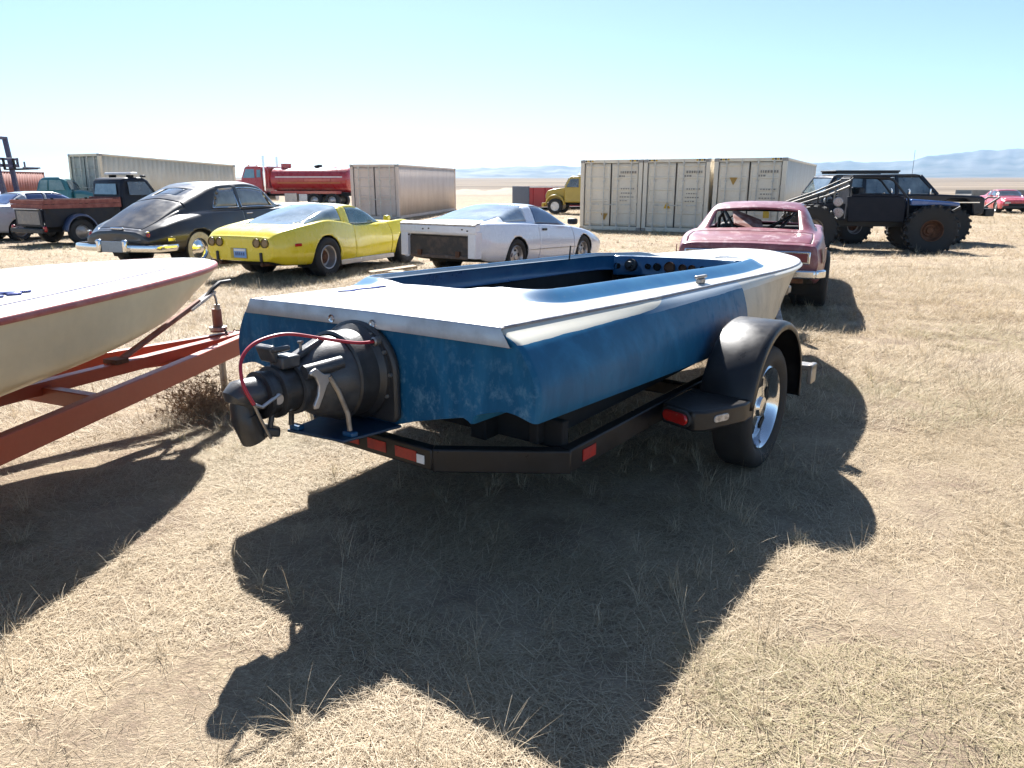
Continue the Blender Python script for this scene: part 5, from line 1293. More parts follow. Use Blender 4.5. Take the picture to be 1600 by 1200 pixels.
def red_box():
    x, y = 0.6, 50.5; root = empty('dumpster', (x, y, gzf(x, y)), 62); tag(root, 'low red steel dumpster with a dark end by the yellow truck', 'dumpster')
    rd = paint('dumpster_red', (.42,.02,.03), .5, .2); L, W, H = 6.0, 2.3, 1.45
    for s in (-1,1):
        pt(root, 'side_wall', rd, lambda g: g.box((s*W/2, L/2, H/2+.1),(.05,L,H-.2)))
        pt(root, 'top_rail', 'white_tape' if s > 0 else rd, lambda g: g.box((s*W/2, L/2, H+.02),(.10,L,.09)), .01)
        for k in range(7): pt(root, 'rib', rd, lambda g: g.box((s*(W/2+.05), .3+k*.9, H/2+.1),(.06,.08,H-.25)))
        pt(root, 'runner', 'dark', lambda g: g.box((s*.5, L/2, .06),(.1,L,.12)))
    pt(root, 'end_gate', pm('slate_gate', (.09,.11,.15), .6), lambda g: g.box((0,-.02,H/2+.12),(W,.06,H-.1)), .01)
    pt(root, 'back_wall', rd, lambda g: g.box((0,L,H/2+.1),(W,.05,H-.2)))
    pt(root, 'floor', 'dark', lambda g: g.box((0,L/2,.15),(W,L,.05)))
red_box()
def grey_box():
    x, y = 41.5, 63; root = empty('flatbed_trailer', (x, y, gzf(x, y)), 90); tag(root, 'long low grey trailer beyond the black truck at right', 'trailer')
    m = pm('grey_trailer', (.20,.20,.195), .7, 0, 0, (.26,.25,.23), 2); L, W = 8.2, 2.3
    pt(root, 'deck', m, lambda g: g.box((0,0,.75),(W,L,.12)), .01)
    for s in (-1,1):
        pt(root, 'side_board', m, lambda g: g.box((s*W/2,0,.96),(.05,L,.34)))
        for k in range(8): pt(root, 'stake', m, lambda g: g.box((s*(W/2+.04),-L/2+.3+k*1.08,.90),(.05,.06,.46)))
        for yy in (-2.4,-1.5): wheel(root, (s*.95,yy,.38), .38, .2, .2, s, 'cap', 'steel', 20)
    pt(root, 'skirt', m, lambda g: g.box((0,0,.5),(W*.8,L*.95,.4)))
grey_box()

# ================================================================== TRUCKS
def poly_body(root, name, mat, prof, w0, w1=None, bevel=.03, zsplit=None):
    """side profile (y,z) extruded across x; upper points (z>zsplit) pulled in to w1"""
    n = len(prof); w1 = w1 or w0
    V = []
    for s in (-1, 1):
        for y, z in prof: V.append((s*((w1 if zsplit is not None and z > zsplit else w0)/2), y, z))
    F = [tuple(range(n-1,-1,-1)), tuple(range(n, 2*n))] + [(i, (i+1)%n, n+(i+1)%n, n+i) for i in range(n)]
    F = [tuple(reversed(f)) for f in F]
    return mk(name, V, F, mat, root, smooth=30, bevel=bevel)
def quad_panel(root, name, mat, pts, t=.01):
    a, b, c, d = [Vector(p) for p in pts]; n = (b-a).cross(d-a).normalized()*t
    V = [a,b,c,d,a+n,b+n,c+n,d+n]
    return mk(name, V, [(0,3,2,1),(4,5,6,7),(0,1,5,4),(1,2,6,5),(2,3,7,6),(3,0,4,7)], mat, root, smooth=0)

def pickup():
    x, y = -13.9, 21.75; root = empty('pickup_truck', (x, y, gzf(x, y)), 30)
    tag(root, 'dark stepside pickup with red sideboards and white light bar on its cab', 'pickup')
    dk = pm('dark_navy_paint', (.008,.010,.019), .5, 0, .05, (.02,.019,.02), 5, spec=.25); rb = pm('red_board', (.20,.05,.04), .75, 0, 0, (.33,.13,.10), 6, .4, .7, 1, .1)
    W = 1.72
    # bed
    for s in (-1,1):
        pt(root, 'bed_side', dk, lambda g: g.box((s*W/2*.84,1.15,.80),(.05,2.3,.52)), .01)
        for z in (1.115, 1.245): pt(root, 'sideboard', rb, lambda g: g.box((s*(W/2*.84+.05),1.15,z),(.04,2.34,.115)), .005)
        for yy in (.1,1.1,2.15): pt(root, 'board_stake', 'dark', lambda g: g.box((s*(W/2*.84+.015),yy,1.12),(.03,.07,.42)))
        # round rear fender
        A = np.linspace(R(0), R(180), 22); rows = []
        for dx, dr in ((0,0),(.16,.0),(.21,-.02),(.225,-.07)): rows.append([(s*(W/2*.84+dx), .95+(.50+dr)*math.cos(a), .40+(.50+dr)*math.sin(a)) for a in A])
        G().grid(np.array(rows)).build('rear_fender', paint('blue_fender', (.02,.045,.12), .35, .5), root, smooth=60, solid=.01)
        for yy in (.95,3.75): wheel(root, (s*.80,yy,.37), .37, .20, .2, s, 'cap', 'steel', 28)
        lm = pt(root, 'tail_lamp', 'red_lens', lambda g: g.box((s*.83,-.08,.50),(.12,.08,.16)), .03)
        pt(root, 'lamp_bracket', 'dark', lambda g: g.box((s*.78,-.02,.48),(.06,.10,.06)))
        # front fender and hood sides
        rows = []
        for dx, dr in ((0,0),(.20,0),(.26,-.03),(.27,-.08)): rows.append([(s*(W/2*.78+dx), 3.75+(.52+dr)*math.cos(a), .42+(.52+dr)*math.sin(a)) for a in A])
        G().grid(np.array(rows)).build('front_fender', dk, root, smooth=60, solid=.01)
    pt(root, 'bed_floor', 'dark', lambda g: g.box((0,1.15,.58),(W*.84,2.3,.06)))
    pt(root, 'headboard', rb, lambda g: g.box((0,2.30,1.20),(W*.9,.05,.30)))
    tg = pt(root, 'tailgate', dk, lambda g: g.box((0,-.03,.80),(W*.80,.05,.50)), .012)
    pt(tg, 'gate_panel', pm('scuffed_gate', (.07,.085,.11), .35, 0, .4, (.30,.26,.2), 5, .5, .75, .8), lambda g: g.box((0,-.058,.80),(W*.68,.012,.38)), .01)
    for z in (1.115, 1.24): pt(root, 'tail_board', rb, lambda g: g.box((0,-.04,z),(W*.98,.04,.11)), .005)
    pt(root, 'tail_shelf', 'white_tape', lambda g: g.box((.0,-.09,1.045),(W*.72,.06,.02)))
    pt(root, 'rear_bumper', 'black_dull', lambda g: g.box((0,-.12,.44),(1.7,.10,.13)), .02)
    pt(root, 'frame_rail', 'dark', lambda g: g.box((0,2.2,.45),(.9,4.4,.14)))
    # cab
    poly_body(root, 'cab', dk, [(2.38,.50),(2.38,1.40),(2.44,1.82),(2.56,1.92),(3.15,1.94),(3.35,1.86),(3.62,1.36),(3.68,1.30),(3.68,.50)], 1.74, 1.50, .07, 1.35)
    quad_panel(root, 'rear_window', glass('cab_glass', (.06,.14,.17), .5, .95, .05, (.35,.45,.48)), [(-.58,2.355,1.42),(.58,2.355,1.42),(.52,2.405,1.74),(-.52,2.405,1.74)])  # cyan patches stand in for sky reflected in the rear window
    for s in (-1,1): quad_panel(root, 'side_window', M['glass'], [(s*.880,2.58,1.40),(s*.880,3.42,1.40),(s*.785,3.20,1.80),(s*.785,2.62,1.80)], .012*s)
    quad_panel(root, 'windshield', M['glass'], [(.70,3.70,1.36),(-.70,3.70,1.36),(-.62,3.40,1.84),(.62,3.40,1.84)])
    poly_body(root, 'hood', dk, [(3.68,.55),(3.68,1.30),(4.4,1.24),(4.75,1.12),(4.82,.95),(4.82,.50)], 1.34, bevel=.08)
    pt(root, 'front_bumper', 'chrome', lambda g: g.box((0,4.92,.46),(1.75,.10,.14)), .03)
    lb = pt(root, 'light_bar', 'white_tape', lambda g: g.box((0,2.95,2.045),(1.36,.26,.085)), .03)
    for s in (-1,1): pt(lb, 'bar_foot', 'dark', lambda g: g.box((s*.45,2.95,1.97),(.08,.2,.09)))
    pt(root, 'beacon', 'black_dull', lambda g: g.box((.65,3.25,1.97),(.16,.12,.07)), .02)
pickup()

def teal_pickup():
    x, y = -24.4, 36.5; root = empty('pickup_truck', (x, y, gzf(x, y)), 78)
    tag(root, 'teal rounded vintage pickup in front of the rust red container', 'pickup')
    tp = paint('teal_paint', (.02,.16,.19), .35, .6, (.05,.24,.26))
    poly_body(root, 'cab', tp, [(1.7,.55),(1.7,1.35),(1.82,1.85),(2.0,2.0),(2.7,2.02),(2.95,1.92),(3.15,1.42),(3.2,.55)], 1.7, 1.42, .12, 1.4)
    poly_body(root, 'hood', tp, [(3.15,.7),(3.15,1.42),(3.7,1.38),(4.15,1.25),(4.32,1.05),(4.32,.7)], 1.15, bevel=.16)
    for s in (-1,1):
        A = np.linspace(R(0), R(180), 16)
        for yy in (.85,3.65):
            rows = []
            for dx, dr in ((0,0),(.22,0),(.28,-.04),(.29,-.09)): rows.append([(s*(.56+dx), yy+(.54+dr)*math.cos(a), .42+(.54+dr)*math.sin(a)) for a in A])
            G().grid(np.array(rows)).build('fender', tp, root, smooth=60, solid=.012)
            wheel(root, (s*.74,yy,.36), .36, .2, .2, s, 'cap', 'steel', 20)
        for (a, b, t0, t1) in ((1.85,2.22,1.95,2.24),(2.30,2.98,2.32,2.82)):
            quad_panel(root, 'side_window', glass('teal_glass', (.10,.22,.22), .5, .9, .05, (.5,.6,.55)), [(s*.858,a,1.42),(s*.858,b,1.42),(s*.735,t1,1.88),(s*.735,t0,1.88)], .012*s)
        pt(root, 'bed_side', tp, lambda g: g.box((s*.60,.85,.85),(.05,1.7,.45)), .01)
        pt(root, 'headlight', 'clear_lens', lambda g: g.lathe([(0,.06),(.09,.04),(.11,0)], (s*.66,4.15,.98), (0,1,0), 14))
    quad_panel(root, 'rear_window', M['glass'], [(-.5,1.69,1.42),(.5,1.69,1.42),(.45,1.80,1.80),(-.45,1.80,1.80)])
    quad_panel(root, 'windshield', M['glass'], [(.66,3.18,1.44),(-.66,3.18,1.44),(-.56,2.99,1.90),(.56,2.99,1.90)])
    pt(root, 'bed_floor', 'dark', lambda g: g.box((0,.85,.62),(1.2,1.7,.06))); pt(root, 'tailgate', tp, lambda g: g.box((0,-.02,.85),(1.2,.05,.45)))
    pt(root, 'frame_rail', 'dark', lambda g: g.box((0,2.1,.5),(.8,4.2,.16)))
teal_pickup()

def forklift():
    x, y = -28.2, 40.5; root = empty('forklift', (x, y, gzf(x, y)), 96)
    tag(root, 'tall dark blue forklift with cage and raised mast at the left edge', 'forklift')
    m = pm('forklift_blue', (.035,.035,.10), .5, 0, .2, (.10,.09,.12), 6)
    poly_body(root, 'chassis', m, [(-.9,.45),(-.9,1.35),(-.2,1.45),(.9,1.15),(1.5,1.1),(1.5,.45)], 1.7, bevel=.06)
    for s in (-1,1):
        for yy, r in ((-.5,.45),(1.15,.55)): wheel(root, (s*.85,yy,r), r, .34, .27, s, 'cap', 'steel', 22)
        for a, b in (((s*.72,-.45,1.4),(s*.66,-.25,2.75)), ((s*.72,.75,1.2),(s*.66,.55,2.75))): pt(root, 'cage_post', m, lambda g: g.bar(a, b, .12, .12, up=(0,1,0)), .015)
        pt(root, 'mast_channel', m, lambda g: g.bar((s*.48,1.68,.3),(s*.48,1.42,4.05),.13,.24,up=(0,1,0)), .012)
        pt(root, 'fork', 'dark', lambda g: g.bar((s*.35,1.85,2.42),(s*.35,3.1,2.46),.13,.06))
        pt(root, 'fork_shank', 'dark', lambda g: g.bar((s*.35,1.82,2.4),(s*.35,1.80,3.0),.13,.06,up=(0,1,0)))
    pt(root, 'mast_head', m, lambda g: g.box((0,1.42,4.02),(1.15,.22,.16)), .02)
    pt(root, 'carriage', m, lambda g: g.box((0,1.74,2.62),(1.5,.10,.16)).box((0,1.74,2.95),(1.5,.10,.12)).box((-.7,1.74,2.78),(.08,.10,.5)).box((.7,1.74,2.78),(.08,.10,.5)), .01)
    pt(root, 'cage_roof', m, lambda g: g.box((0,.15,2.78),(1.5,1.15,.10)), .02)
    pt(root, 'load_rack', m, lambda g: g.bar((-.6,3.05,2.50),(.6,3.05,2.50),.07,.07))
    pt(root, 'rack_upright', m, lambda g: g.bar((.4,3.0,2.50),(.4,3.0,2.80),.06,.06,up=(0,1,0)))
    pt(root, 'seat', 'seat', lambda g: g.box((0,-.2,1.6),(.5,.15,.5)), .04)
forklift()

def tanker():
    x, y = -20.6, 55.5; root = empty('tanker_truck', (x, y, gzf(x, y)), -82)    # y forward = towards the left of the view
    tag(root, 'red tanker truck with long tank and twin chrome stacks', 'truck')
    rd = paint('tanker_red', (.40,.02,.025), .32, .7, (.47,.05,.05), .08); gm = glass('truck_glass', (.10,.22,.28), .4, .95, .05, (.4,.55,.6))
    # local frame: front bumper at y=0, truck runs back along -y
    poly_body(root, 'hood', rd, [(-1.5,.95),(-1.5,1.95),(-.55,1.85),(-.12,1.72),(-.02,1.5),(-.02,.8)], 1.5, bevel=.08)
    poly_body(root, 'cab', rd, [(-3.1,.95),(-3.1,2.75),(-2.95,2.86),(-1.95,2.86),(-1.78,2.78),(-1.5,2.0),(-1.5,.95)], 2.05, 1.9, .08, 2.1)
    for s in (-1,1):
        quad_panel(root, 'side_window', gm, [(s*1.04,-2.55,2.06),(s*1.04,-1.66,2.06),(s*.965,-1.88,2.66),(s*.965,-2.50,2.66)], .015*s)
        quad_panel(root, 'sleeper_window', gm, [(s*1.04,-3.0,2.1),(s*1.04,-2.70,2.1),(s*.965,-2.70,2.62),(s*.965,-2.98,2.62)], .015*s)
        pt(root, 'exhaust_stack', 'chrome', lambda g: g.tube([(s*1.08,-3.30,1.2),(s*1.08,-3.30,3.55)], .075, 14).tube([(s*1.08,-3.30,1.5),(s*1.08,-3.30,2.5)], .11, 14))
        pt(root, 'hood_trim', 'white_tape', lambda g: g.box((s*.77,-.9,1.70),(.02,1.4,.07)))
        pt(root, 'fuel_tank', 'alu', lambda g: g.tube([(s*.95,-3.2,.75),(s*.95,-2.0,.75)], .3, 18))
        A = np.linspace(0, math.pi, 16); rows = []
        for dx in (0,.42): rows.append([(s*(.66+dx), -.85+.62*math.cos(a), .62+.62*math.sin(a)) for a in A])
        G().grid(np.array(rows)).build('front_fender', rd, root, smooth=60, solid=.02)
        wheel(root, (s*.95,-.85,.52), .52, .28, .29, s, 'cap', 'alu', 24)
        for yy in (-6.9,-8.2): wheel(root, (s*.92,yy,.52), .52, .5, .29, s, 'cap', 'alu', 24)
        pt(root, 'tank_skirt', rd, lambda g: g.box((s*1.12,-6.3,1.08),(.06,5.2,.20)), .01)
        pt(root, 'tool_box', 'alu', lambda g: g.box((s*1.0,-5.2,.72),(.4,.9,.6)), .02)
        pt(root, 'tool_box', 'white_tape', lambda g: g.box((s*1.0,-6.1,.72),(.38,.6,.5)), .02)
        pt(root, 'tank_rail', 'white_tape', lambda g: g.box((s*1.19,-6.6,2.12),(.05,4.9,.07)))
        pt(root, 'tank_stripe', pm('stripe_ochre', (.42,.13,.03), .5), lambda g: g.box((s*1.205,-6.6,1.72),(.02,4.6,.10)))
        pt(root, 'sun_beacon', 'amber_lens', lambda g: g.box((s*.6,-1.95,2.92),(.12,.1,.08)), .02)
    # oval tank with ends
    A = np.linspace(0, 2*math.pi, 33)[:-1]; V = []; F = []
    ysq = [(-3.95,.0),(-3.95,.5),(-3.90,.86),(-3.80,1.0),(-9.3,1.0),(-9.42,.86),(-9.46,.5),(-9.46,0)]
    for yy, k in ysq:
        for a in A: V.append((1.18*k*math.copysign(abs(math.cos(a))**.85, math.cos(a)), yy, 1.95+.80*k*math.copysign(abs(math.sin(a))**.85, math.sin(a))))
    for i in range(len(ysq)-1):
        for j in range(32): F.append((i*32+j, i*32+(j+1)%32, (i+1)*32+(j+1)%32, (i+1)*32+j))
    mk('tank', V, F, rd, root, smooth=50)
    for yy in (-4.4,-6.2,-8.2): pt(root, 'tank_band', rd, lambda g: g.tube([(1.2*math.cos(a), yy, 1.95+.82*math.sin(a)) for a in np.linspace(0, 2*math.pi, 30)], .03, 6))
    pt(root, 'manhole', rd, lambda g: g.lathe([(0,.32),(.36,.32),(.36,0)], (0,-4.5,2.72), (0,0,1), 16))
    pt(root, 'hatch', 'dark', lambda g: g.box((0,-6.9,2.86),(.6,.35,.14), Matrix.Rotation(-.2,3,'X')))
    pt(root, 'ladder', 'white_tape', lambda g: g.bar((1.1,-4.05,2.62),(1.2,-4.75,1.95),.10,.05))
    pt(root, 'cab_rack', rd, lambda g: g.box((0,-3.55,2.1),(2.1,.12,1.5)), .02)
    pt(root, 'placard', 'white_tape', lambda g: g.prism([(0,-.22),(.22,0),(0,.22),(-.22,0)], (1.155,-4.9,1.25), (0,1,0),(0,0,1),(1,0,0),.012))
    pt(root, 'frame_rail', 'dark', lambda g: g.box((0,-4.7,.95),(.9,9.2,.25)))
    pt(root, 'front_bumper', 'chrome', lambda g: g.box((0,.08,.62),(2.3,.16,.30)), .03)
    pt(root, 'grille', 'chrome', lambda g: g.box((0,.0,1.30),(1.1,.06,.8)), .02)
    quad_panel(root, 'windshield', gm, [(.88,-1.49,2.05),(-.88,-1.49,2.05),(-.82,-1.74,2.70),(.82,-1.74,2.70)])
tanker()

def dump_truck():
    x, y = 2.15, 44.5; root = empty('dump_truck', (x, y, gzf(x, y)), -72)
    tag(root, 'yellow dump truck half hidden behind the leftmost beige container', 'truck')
    yp = paint('truck_yellow', (.48,.34,.03), .4, .4, (.40,.27,.03), .12)
    poly_body(root, 'hood', yp, [(-1.15,.75),(-1.15,1.48),(-.5,1.42),(-.08,1.30),(0,1.12),(0,.65)], 1.35, bevel=.08)
    poly_body(root, 'cab', yp, [(-2.35,.65),(-2.35,1.95),(-2.25,2.08),(-1.55,2.10),(-1.42,2.02),(-1.15,1.48),(-1.15,.65)], 1.85, 1.65, .07, 1.5)
    for s in (-1,1):
        quad_panel(root, 'side_window', M['glass'], [(s*.936,-2.0,1.50),(s*.936,-1.28,1.50),(s*.84,-1.50,1.96),(s*.84,-1.98,1.96)], .012*s)
        A = np.linspace(0, math.pi, 16); rows = []
        for dx, dr in ((0,0),(.32,0),(.36,-.06)): rows.append([(s*(.60+dx), -.62+(.56+dr)*math.cos(a), .52+(.56+dr)*math.sin(a)) for a in A])
        G().grid(np.array(rows)).build('front_fender', yp, root, smooth=60, solid=.02)
        wheel(root, (s*.82,-.62,.44), .44, .24, .25, s, 'cap', 'white_tape', 24)
        wheel(root, (s*.80,-4.0,.44), .44, .42, .25, s, 'cap', 'steel', 24)
        pt(root, 'headlight', 'clear_lens', lambda g: g.box((s*.5,.02,1.0),(.2,.03,.18)), .01)
    quad_panel(root, 'windshield', M['glass'], [(.78,-1.12,1.53),(-.78,-1.12,1.53),(-.72,-1.36,2.0),(.72,-1.36,2.0)])
    pt(root, 'dump_box', yp, lambda g: g.box((0,-3.9,1.55),(2.1,2.7,.95)), .03)
    pt(root, 'cab_guard', yp, lambda g: g.box((0,-2.3,2.14),(1.9,.75,.06)), .01)
    pt(root, 'toolbox', 'dark', lambda g: g.box((0,-2.75,1.9),(1.6,.4,.5)), .02)
    pt(root, 'frame_rail', 'dark', lambda g: g.box((0,-2.6,.62),(.85,5.0,.22)))
    pt(root, 'front_bumper', yp, lambda g: g.box((0,.10,.52),(1.9,.12,.22)), .02)
dump_truck()

# ------------------------------------------------------------------ black wagon and the buggy in front of it
def wagon():
    x, y = 9.15, 23.3; root = empty('utility_wagon', (x, y, gzf(x, y)), 91); root.scale = (.92, .91, .94)
    tag(root, 'black lifted utility wagon with boxy hood and roof rack, behind the open buggy', 'truck')
    bp = pm('wagon_black', (.007,.009,.017), .35, 0, .25, (.014,.015,.022), 5, spec=.3); gl = glass('wagon_glass', (.05,.08,.10), .45, .8, .05, (.42,.5,.52)); W = 1.96; z = .25  # wagon_glass carries the bright sky reflection as pale colour
    poly_body(root, 'body', bp, [(0,.62+z),(.02,1.22+z),(3.72,1.22+z),(5.15,1.16+z),(5.28,1.10+z),(5.30,.62+z),(4.95,.55+z),(4.85,.95+z),(4.62,1.06+z),(4.12,1.06+z),(3.9,.95+z),(3.8,.52+z),(1.75,.52+z),(1.65,.95+z),(1.42,1.06+z),(.95,1.06+z),(.72,.95+z),(.62,.55+z)], W, bevel=.05)
    poly_body(root, 'roof', bp, [(.35,1.74+z),(.5,1.81+z),(3.0,1.83+z),(3.2,1.80+z),(3.22,1.75+z),(.34,1.69+z)], 1.62, bevel=.04)
    for s in (-1,1):
        for a, b in (((s*.96,.10,1.2+z),(s*.79,.42,1.75+z)), ((s*.96,1.35,1.2+z),(s*.80,1.38,1.76+z)), ((s*.96,2.42,1.2+z),(s*.80,2.40,1.78+z)), ((s*.96,3.72,1.2+z),(s*.80,3.17,1.78+z))):
            pt(root, 'pillar', bp, lambda g: g.bar(a, b, .07, .10, up=(0,1,0)), .012)
        for (a, b, ta, tb) in ((.22,1.30,.52,1.33),(1.42,2.36,1.45,2.35),(2.50,3.62,2.47,3.14)):
            quad_panel(root, 'side_window', gl, [(s*.945,a,1.23+z),(s*.945,b,1.23+z),(s*.80,tb,1.72+z),(s*.80,ta,1.72+z)], .008*s)
        for yy in (1.18,4.37): wheel(root, (s*.84,yy,.55), .55, .34, .23, s, 'deep', 'steel', 30, lugs=18)
        pt(root, 'door_mirror', 'chrome', lambda g: g.box((s*1.06,3.40,1.30+z),(.14,.05,.18)), .015)
        pt(root, 'headlight', 'clear_lens', lambda g: g.box((s*.72,5.32,.98+z),(.24,.03,.20)), .01)
        pt(root, 'side_trim', 'chrome', lambda g: g.box((s*.985,4.65,.97+z),(.012,.9,.03)))
        pt(root, 'roof_rack_rail', 'black_dull', lambda g: g.box((s*.62,1.55,1.87+z),(.05,2.0,.06)), .01)
    quad_panel(root, 'windshield', gl, [(.86,3.74,1.24+z),(-.86,3.74,1.24+z),(-.74,3.22,1.76+z),(.74,3.22,1.76+z)])
    quad_panel(root, 'rear_window', gl, [(-.86,.08,1.24+z),(.86,.08,1.24+z),(.74,.38,1.72+z),(-.74,.38,1.72+z)])
    pt(root, 'roof_rack', 'black_dull', lambda g: g.box((0,1.55,1.92+z),(1.25,2.1,.05)), .01)
    pt(root, 'grille', 'dark', lambda g: g.box((0,5.31,.98+z),(1.15,.03,.26)))
    pt(root, 'front_bumper', 'black_dull', lambda g: g.box((0,5.50,.66+z),(1.9,.30,.24)), .03)
    pt(root, 'bumper_trim', pm('dull_gold', (.3,.24,.15), .5), lambda g: g.box((-.96,5.0,.80+z),(.02,.5,.07)))
    pt(root, 'tow_bar', 'black_dull', lambda g: g.bar((-.3,5.60,.75+z),(-.3,6.15,1.12+z),.05,.05).bar((.3,5.60,.75+z),(.3,6.15,1.12+z),.05,.05).bar((-.3,6.12,1.10+z),(.3,6.12,1.10+z),.05,.05), .008)
    pt(root, 'winch', 'black_dull', lambda g: g.box((0,5.65,.72+z),(.8,.25,.22)), .03)
    pt(root, 'axle', 'dark', lambda g: g.box((0,1.18,.52),(1.6,.12,.12)).box((0,4.37,.52),(1.6,.12,.12)))
    pt(root, 'frame_rail', 'dark', lambda g: g.box((0,2.7,.66),(.9,4.8,.16)))
    pt(root, 'seat', 'seat', lambda g: g.box((0,2.3,1.35+z),(1.4,.16,.5)), .05)
    pt(root, 'antenna', 'dark', lambda g: g.tube([(.6,3.0,1.82+z),(.62,2.98,2.55+z)], .006, 5))
    for c in root.children:
        if not c.name.startswith(('wheel', 'axle')): c.location.z += .07
wagon()

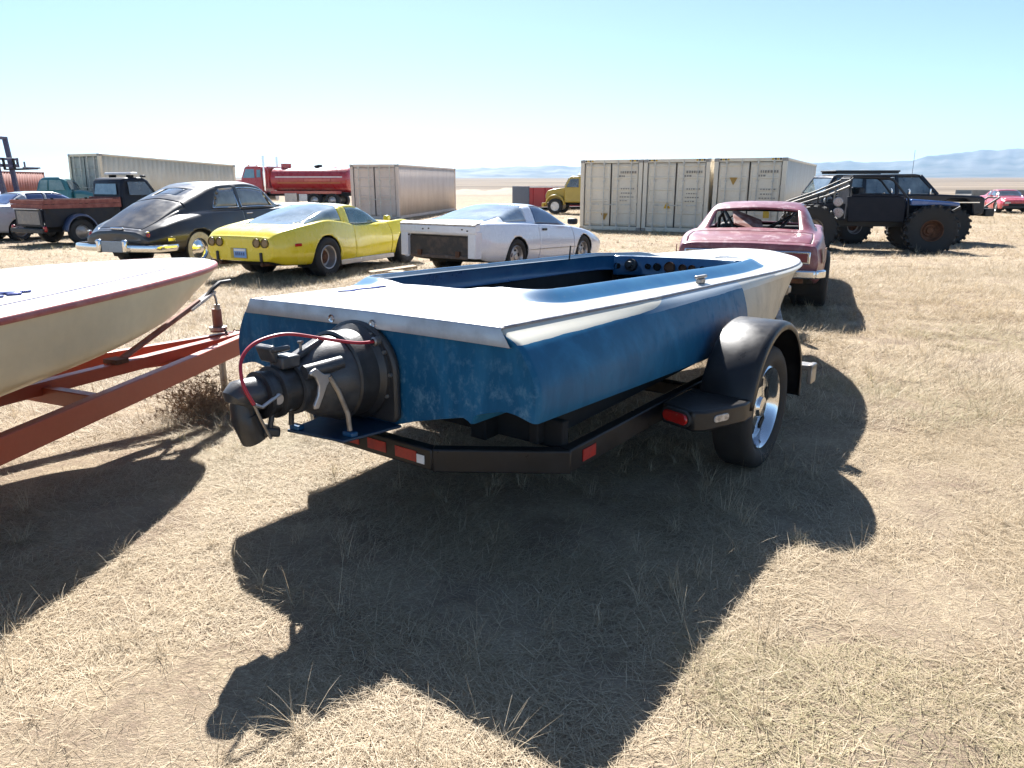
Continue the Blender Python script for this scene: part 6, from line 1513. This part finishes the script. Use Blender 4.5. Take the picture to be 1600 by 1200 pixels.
def buggy():
    x, y = 9.45, 20.25; root = empty('off_road_buggy', (x, y, gzf(x, y)), 103)
    tag(root, 'black homemade off-road buggy with huge knobby tyres and a blue front fender', 'buggy')
    bp = M['black_dull']; dk = pm('dark_panel', (.008,.010,.018), .5, 0, 0, (.016,.017,.024), 5, spec=.2)
    r = .60
    for s in (-1,1):
        for yy in (-1.42,1.42): wheel(root, (s*.85,yy,r), r, .42, .26, s, 'deep', 'rust' if yy > 0 else 'steel', 36, lugs=20)
    g = pt(root, 'chassis', 'black_dull', lambda g: g.box((0,0,.62),(.9,3.3,.18)), .02)
    for yy in (-1.42,1.42): pt(root, 'axle', 'dark', lambda g: g.tube([(-.8,yy,.57),(.8,yy,.57)], .06, 10))
    pt(root, 'floor_pan', dk, lambda g: g.box((0,-.05,.72),(1.45,1.9,.05)))
    tubes = lambda pts, nm='cage_tube', rr=.028, m=bp: G().tube(pts, rr, 8).build(nm, m, root, smooth=60)
    st = pm('bare_tube', (.22,.21,.19), .4, .5, 0, (.1,.09,.08), 9)
    for s in (-1,1):
        pt(root, 'door_skin', dk, lambda g: g.prism([(-.55,.66),(-.62,1.30),(.72,1.30),(.80,1.10),(.80,.66)], (s*.74,0,0),(0,1,0),(0,0,1),(s,0,0),.05), .02)
        pt(root, 'door_upper', dk, lambda g: g.prism([(-.52,1.30),(-.50,1.36),(.55,1.36),(.66,1.30)], (s*.74,0,0),(0,1,0),(0,0,1),(s,0,0),.045), .01)
        tubes([(s*.72,-.58,.7),(s*.70,-.55,1.72),(s*.64,-.48,1.78),(s*.62,.35,1.76),(s*.66,.48,1.68),(s*.72,.85,1.25),(s*.72,.90,.7)])
        tubes([(s*.68,-.55,1.70),(s*.60,-1.15,1.42),(s*.55,-1.95,1.12)], m=st); tubes([(s*.69,-.56,1.56),(s*.60,-1.05,1.32),(s*.56,-1.90,1.04)], m=st)
        tubes([(s*.55,-1.98,1.12),(s*.56,-1.92,.75),(s*.5,-1.3,.65)]); tubes([(s*.62,-.9,1.52),(s*.62,-.9,.7)], rr=.022, m=st)
        tubes([(s*.62,-1.3,1.36),(s*.62,-1.3,.95)], rr=.022)
        pt(root, 'rear_panel', dk, lambda g: g.prism([(-1.95,.95),(-1.95,1.08),(-.62,1.12),(-.62,.72),(-.9,.72),(-1.0,.98)], (s*.62,0,0),(0,1,0),(0,0,1),(s,0,0),.03), .01)
        pt(root, 'front_fender', paint('fender_blue', (.03,.10,.30), .25, .9, None, .02), lambda g: g.prism([(.88,1.08),(.86,1.24),(1.7,1.19),(1.98,1.16),(2.0,1.07),(1.6,1.09)], (s*.52,0,0),(0,1,0),(0,0,1),(s,0,0),.42), .03)
        pt(root, 'work_lamp', 'clear_lens', lambda g: g.lathe([(0,.05),(.10,.05),(.12,.03),(.12,-.04),(.05,-.1)], (s*.74,-.82,1.16), (s,-.2,0), 20))
        pt(root, 'work_lamp', 'clear_lens', lambda g: g.lathe([(0,.05),(.12,.05),(.14,.03),(.14,-.04),(.05,-.1)], (s*.74,-.80,.88), (s,-.2,0), 20))
        pt(root, 'door_mirror', 'chrome', lambda g: g.box((s*.86,.80,1.42),(.14,.04,.12)), .012)
        tubes([(s*.50,1.0,.7),(s*.50,2.0,.95),(s*.50,2.15,1.05)])
        pt(root, 'seat', 'seat', lambda g: g.box((s*.36,-.25,1.15),(.48,.14,.75)), .05)
        pt(root, 'shock_absorber', 'chrome', lambda g: g.tube([(s*.60,1.42,.65),(s*.48,1.35,1.15)], .04, 10))
        pt(root, 'shock_absorber', 'chrome', lambda g: g.tube([(s*.60,-1.42,.65),(s*.48,-1.30,1.15)], .04, 10))
    pt(root, 'roof_panel', dk, lambda g: g.box((0,-.05,1.80),(1.32,.95,.03)), .01)
    pt(root, 'roof_lining', pm('tan_lining', (.30,.22,.15), .8), lambda g: g.box((0,-.05,1.765),(1.22,.85,.02)))
    pt(root, 'back_screen', dk, lambda g: g.box((0,-.57,1.2),(1.3,.03,1.0)))
    pt(root, 'hood', dk, lambda g: g.prism([(.85,.75),(.85,1.22),(1.9,1.08),(2.0,.95),(2.0,.75)], (-.46,0,0),(0,1,0),(0,0,1),(1,0,0),.92), .04)
    pt(root, 'dashboard', 'dark', lambda g: g.box((0,.72,1.18),(1.35,.2,.16)), .03)
    g = G(); g.tube(arc((-.36,.45,1.22), .17, 0, 360, 24, (1,0,0), (0,.4,.9)), .014, 8, False); g.build('steering_wheel', M['dark'], root)
    for yy in (-.55,.45): tubes([(-.62,yy,1.74),(.62,yy,1.74)])
    for c in root.children:
        if not c.name.startswith(('wheel', 'axle', 'shock')): c.location.z += .13
buggy()

def scrap():
    # loose boards on the ground beside the yellow coupe
    wd = pm('weathered_wood', (.30,.22,.15), .85, 0, 0, (.42,.34,.25), 8, .4, .7, 1, .2, stretch=(1,.2,1))
    for k, (x, y, az, L, lab) in enumerate(((-2.18,13.55,52,.95,'longer loose weathered board on the grass beside the yellow coupe'),(-1.95,13.1,118,.55,'short loose board lying across the grass behind the white coupe'))):
        o = G().box((0,0,0),(.16,L,.05)).build('loose_board', wd, bevel=.006); o.location = (x, y, gzf(x,y)+.05); o.rotation_euler = (R(3),R(4),-R(az)); tag(o, lab, 'board')
scrap()

# ================================================================== HAZE
def haze():
    m = bpy.data.materials.new('haze'); m.use_nodes = True; nt = m.node_tree; nt.nodes.clear()
    out = nt.nodes.new('ShaderNodeOutputMaterial'); v = nt.nodes.new('ShaderNodeVolumePrincipled')
    v.inputs['Color'].default_value = (0.30, 0.62, 1.0, 1); v.inputs['Density'].default_value = 0.000085; v.inputs['Anisotropy'].default_value = 0.0
    nt.links.new(v.outputs[0], out.inputs['Volume'])
    o = G().box((0, 0, 150), (15000, 15000, 320)).build('haze', m, smooth=0)
    tag(o, 'thin blue haze lying over the whole plain', kind='stuff')
haze()
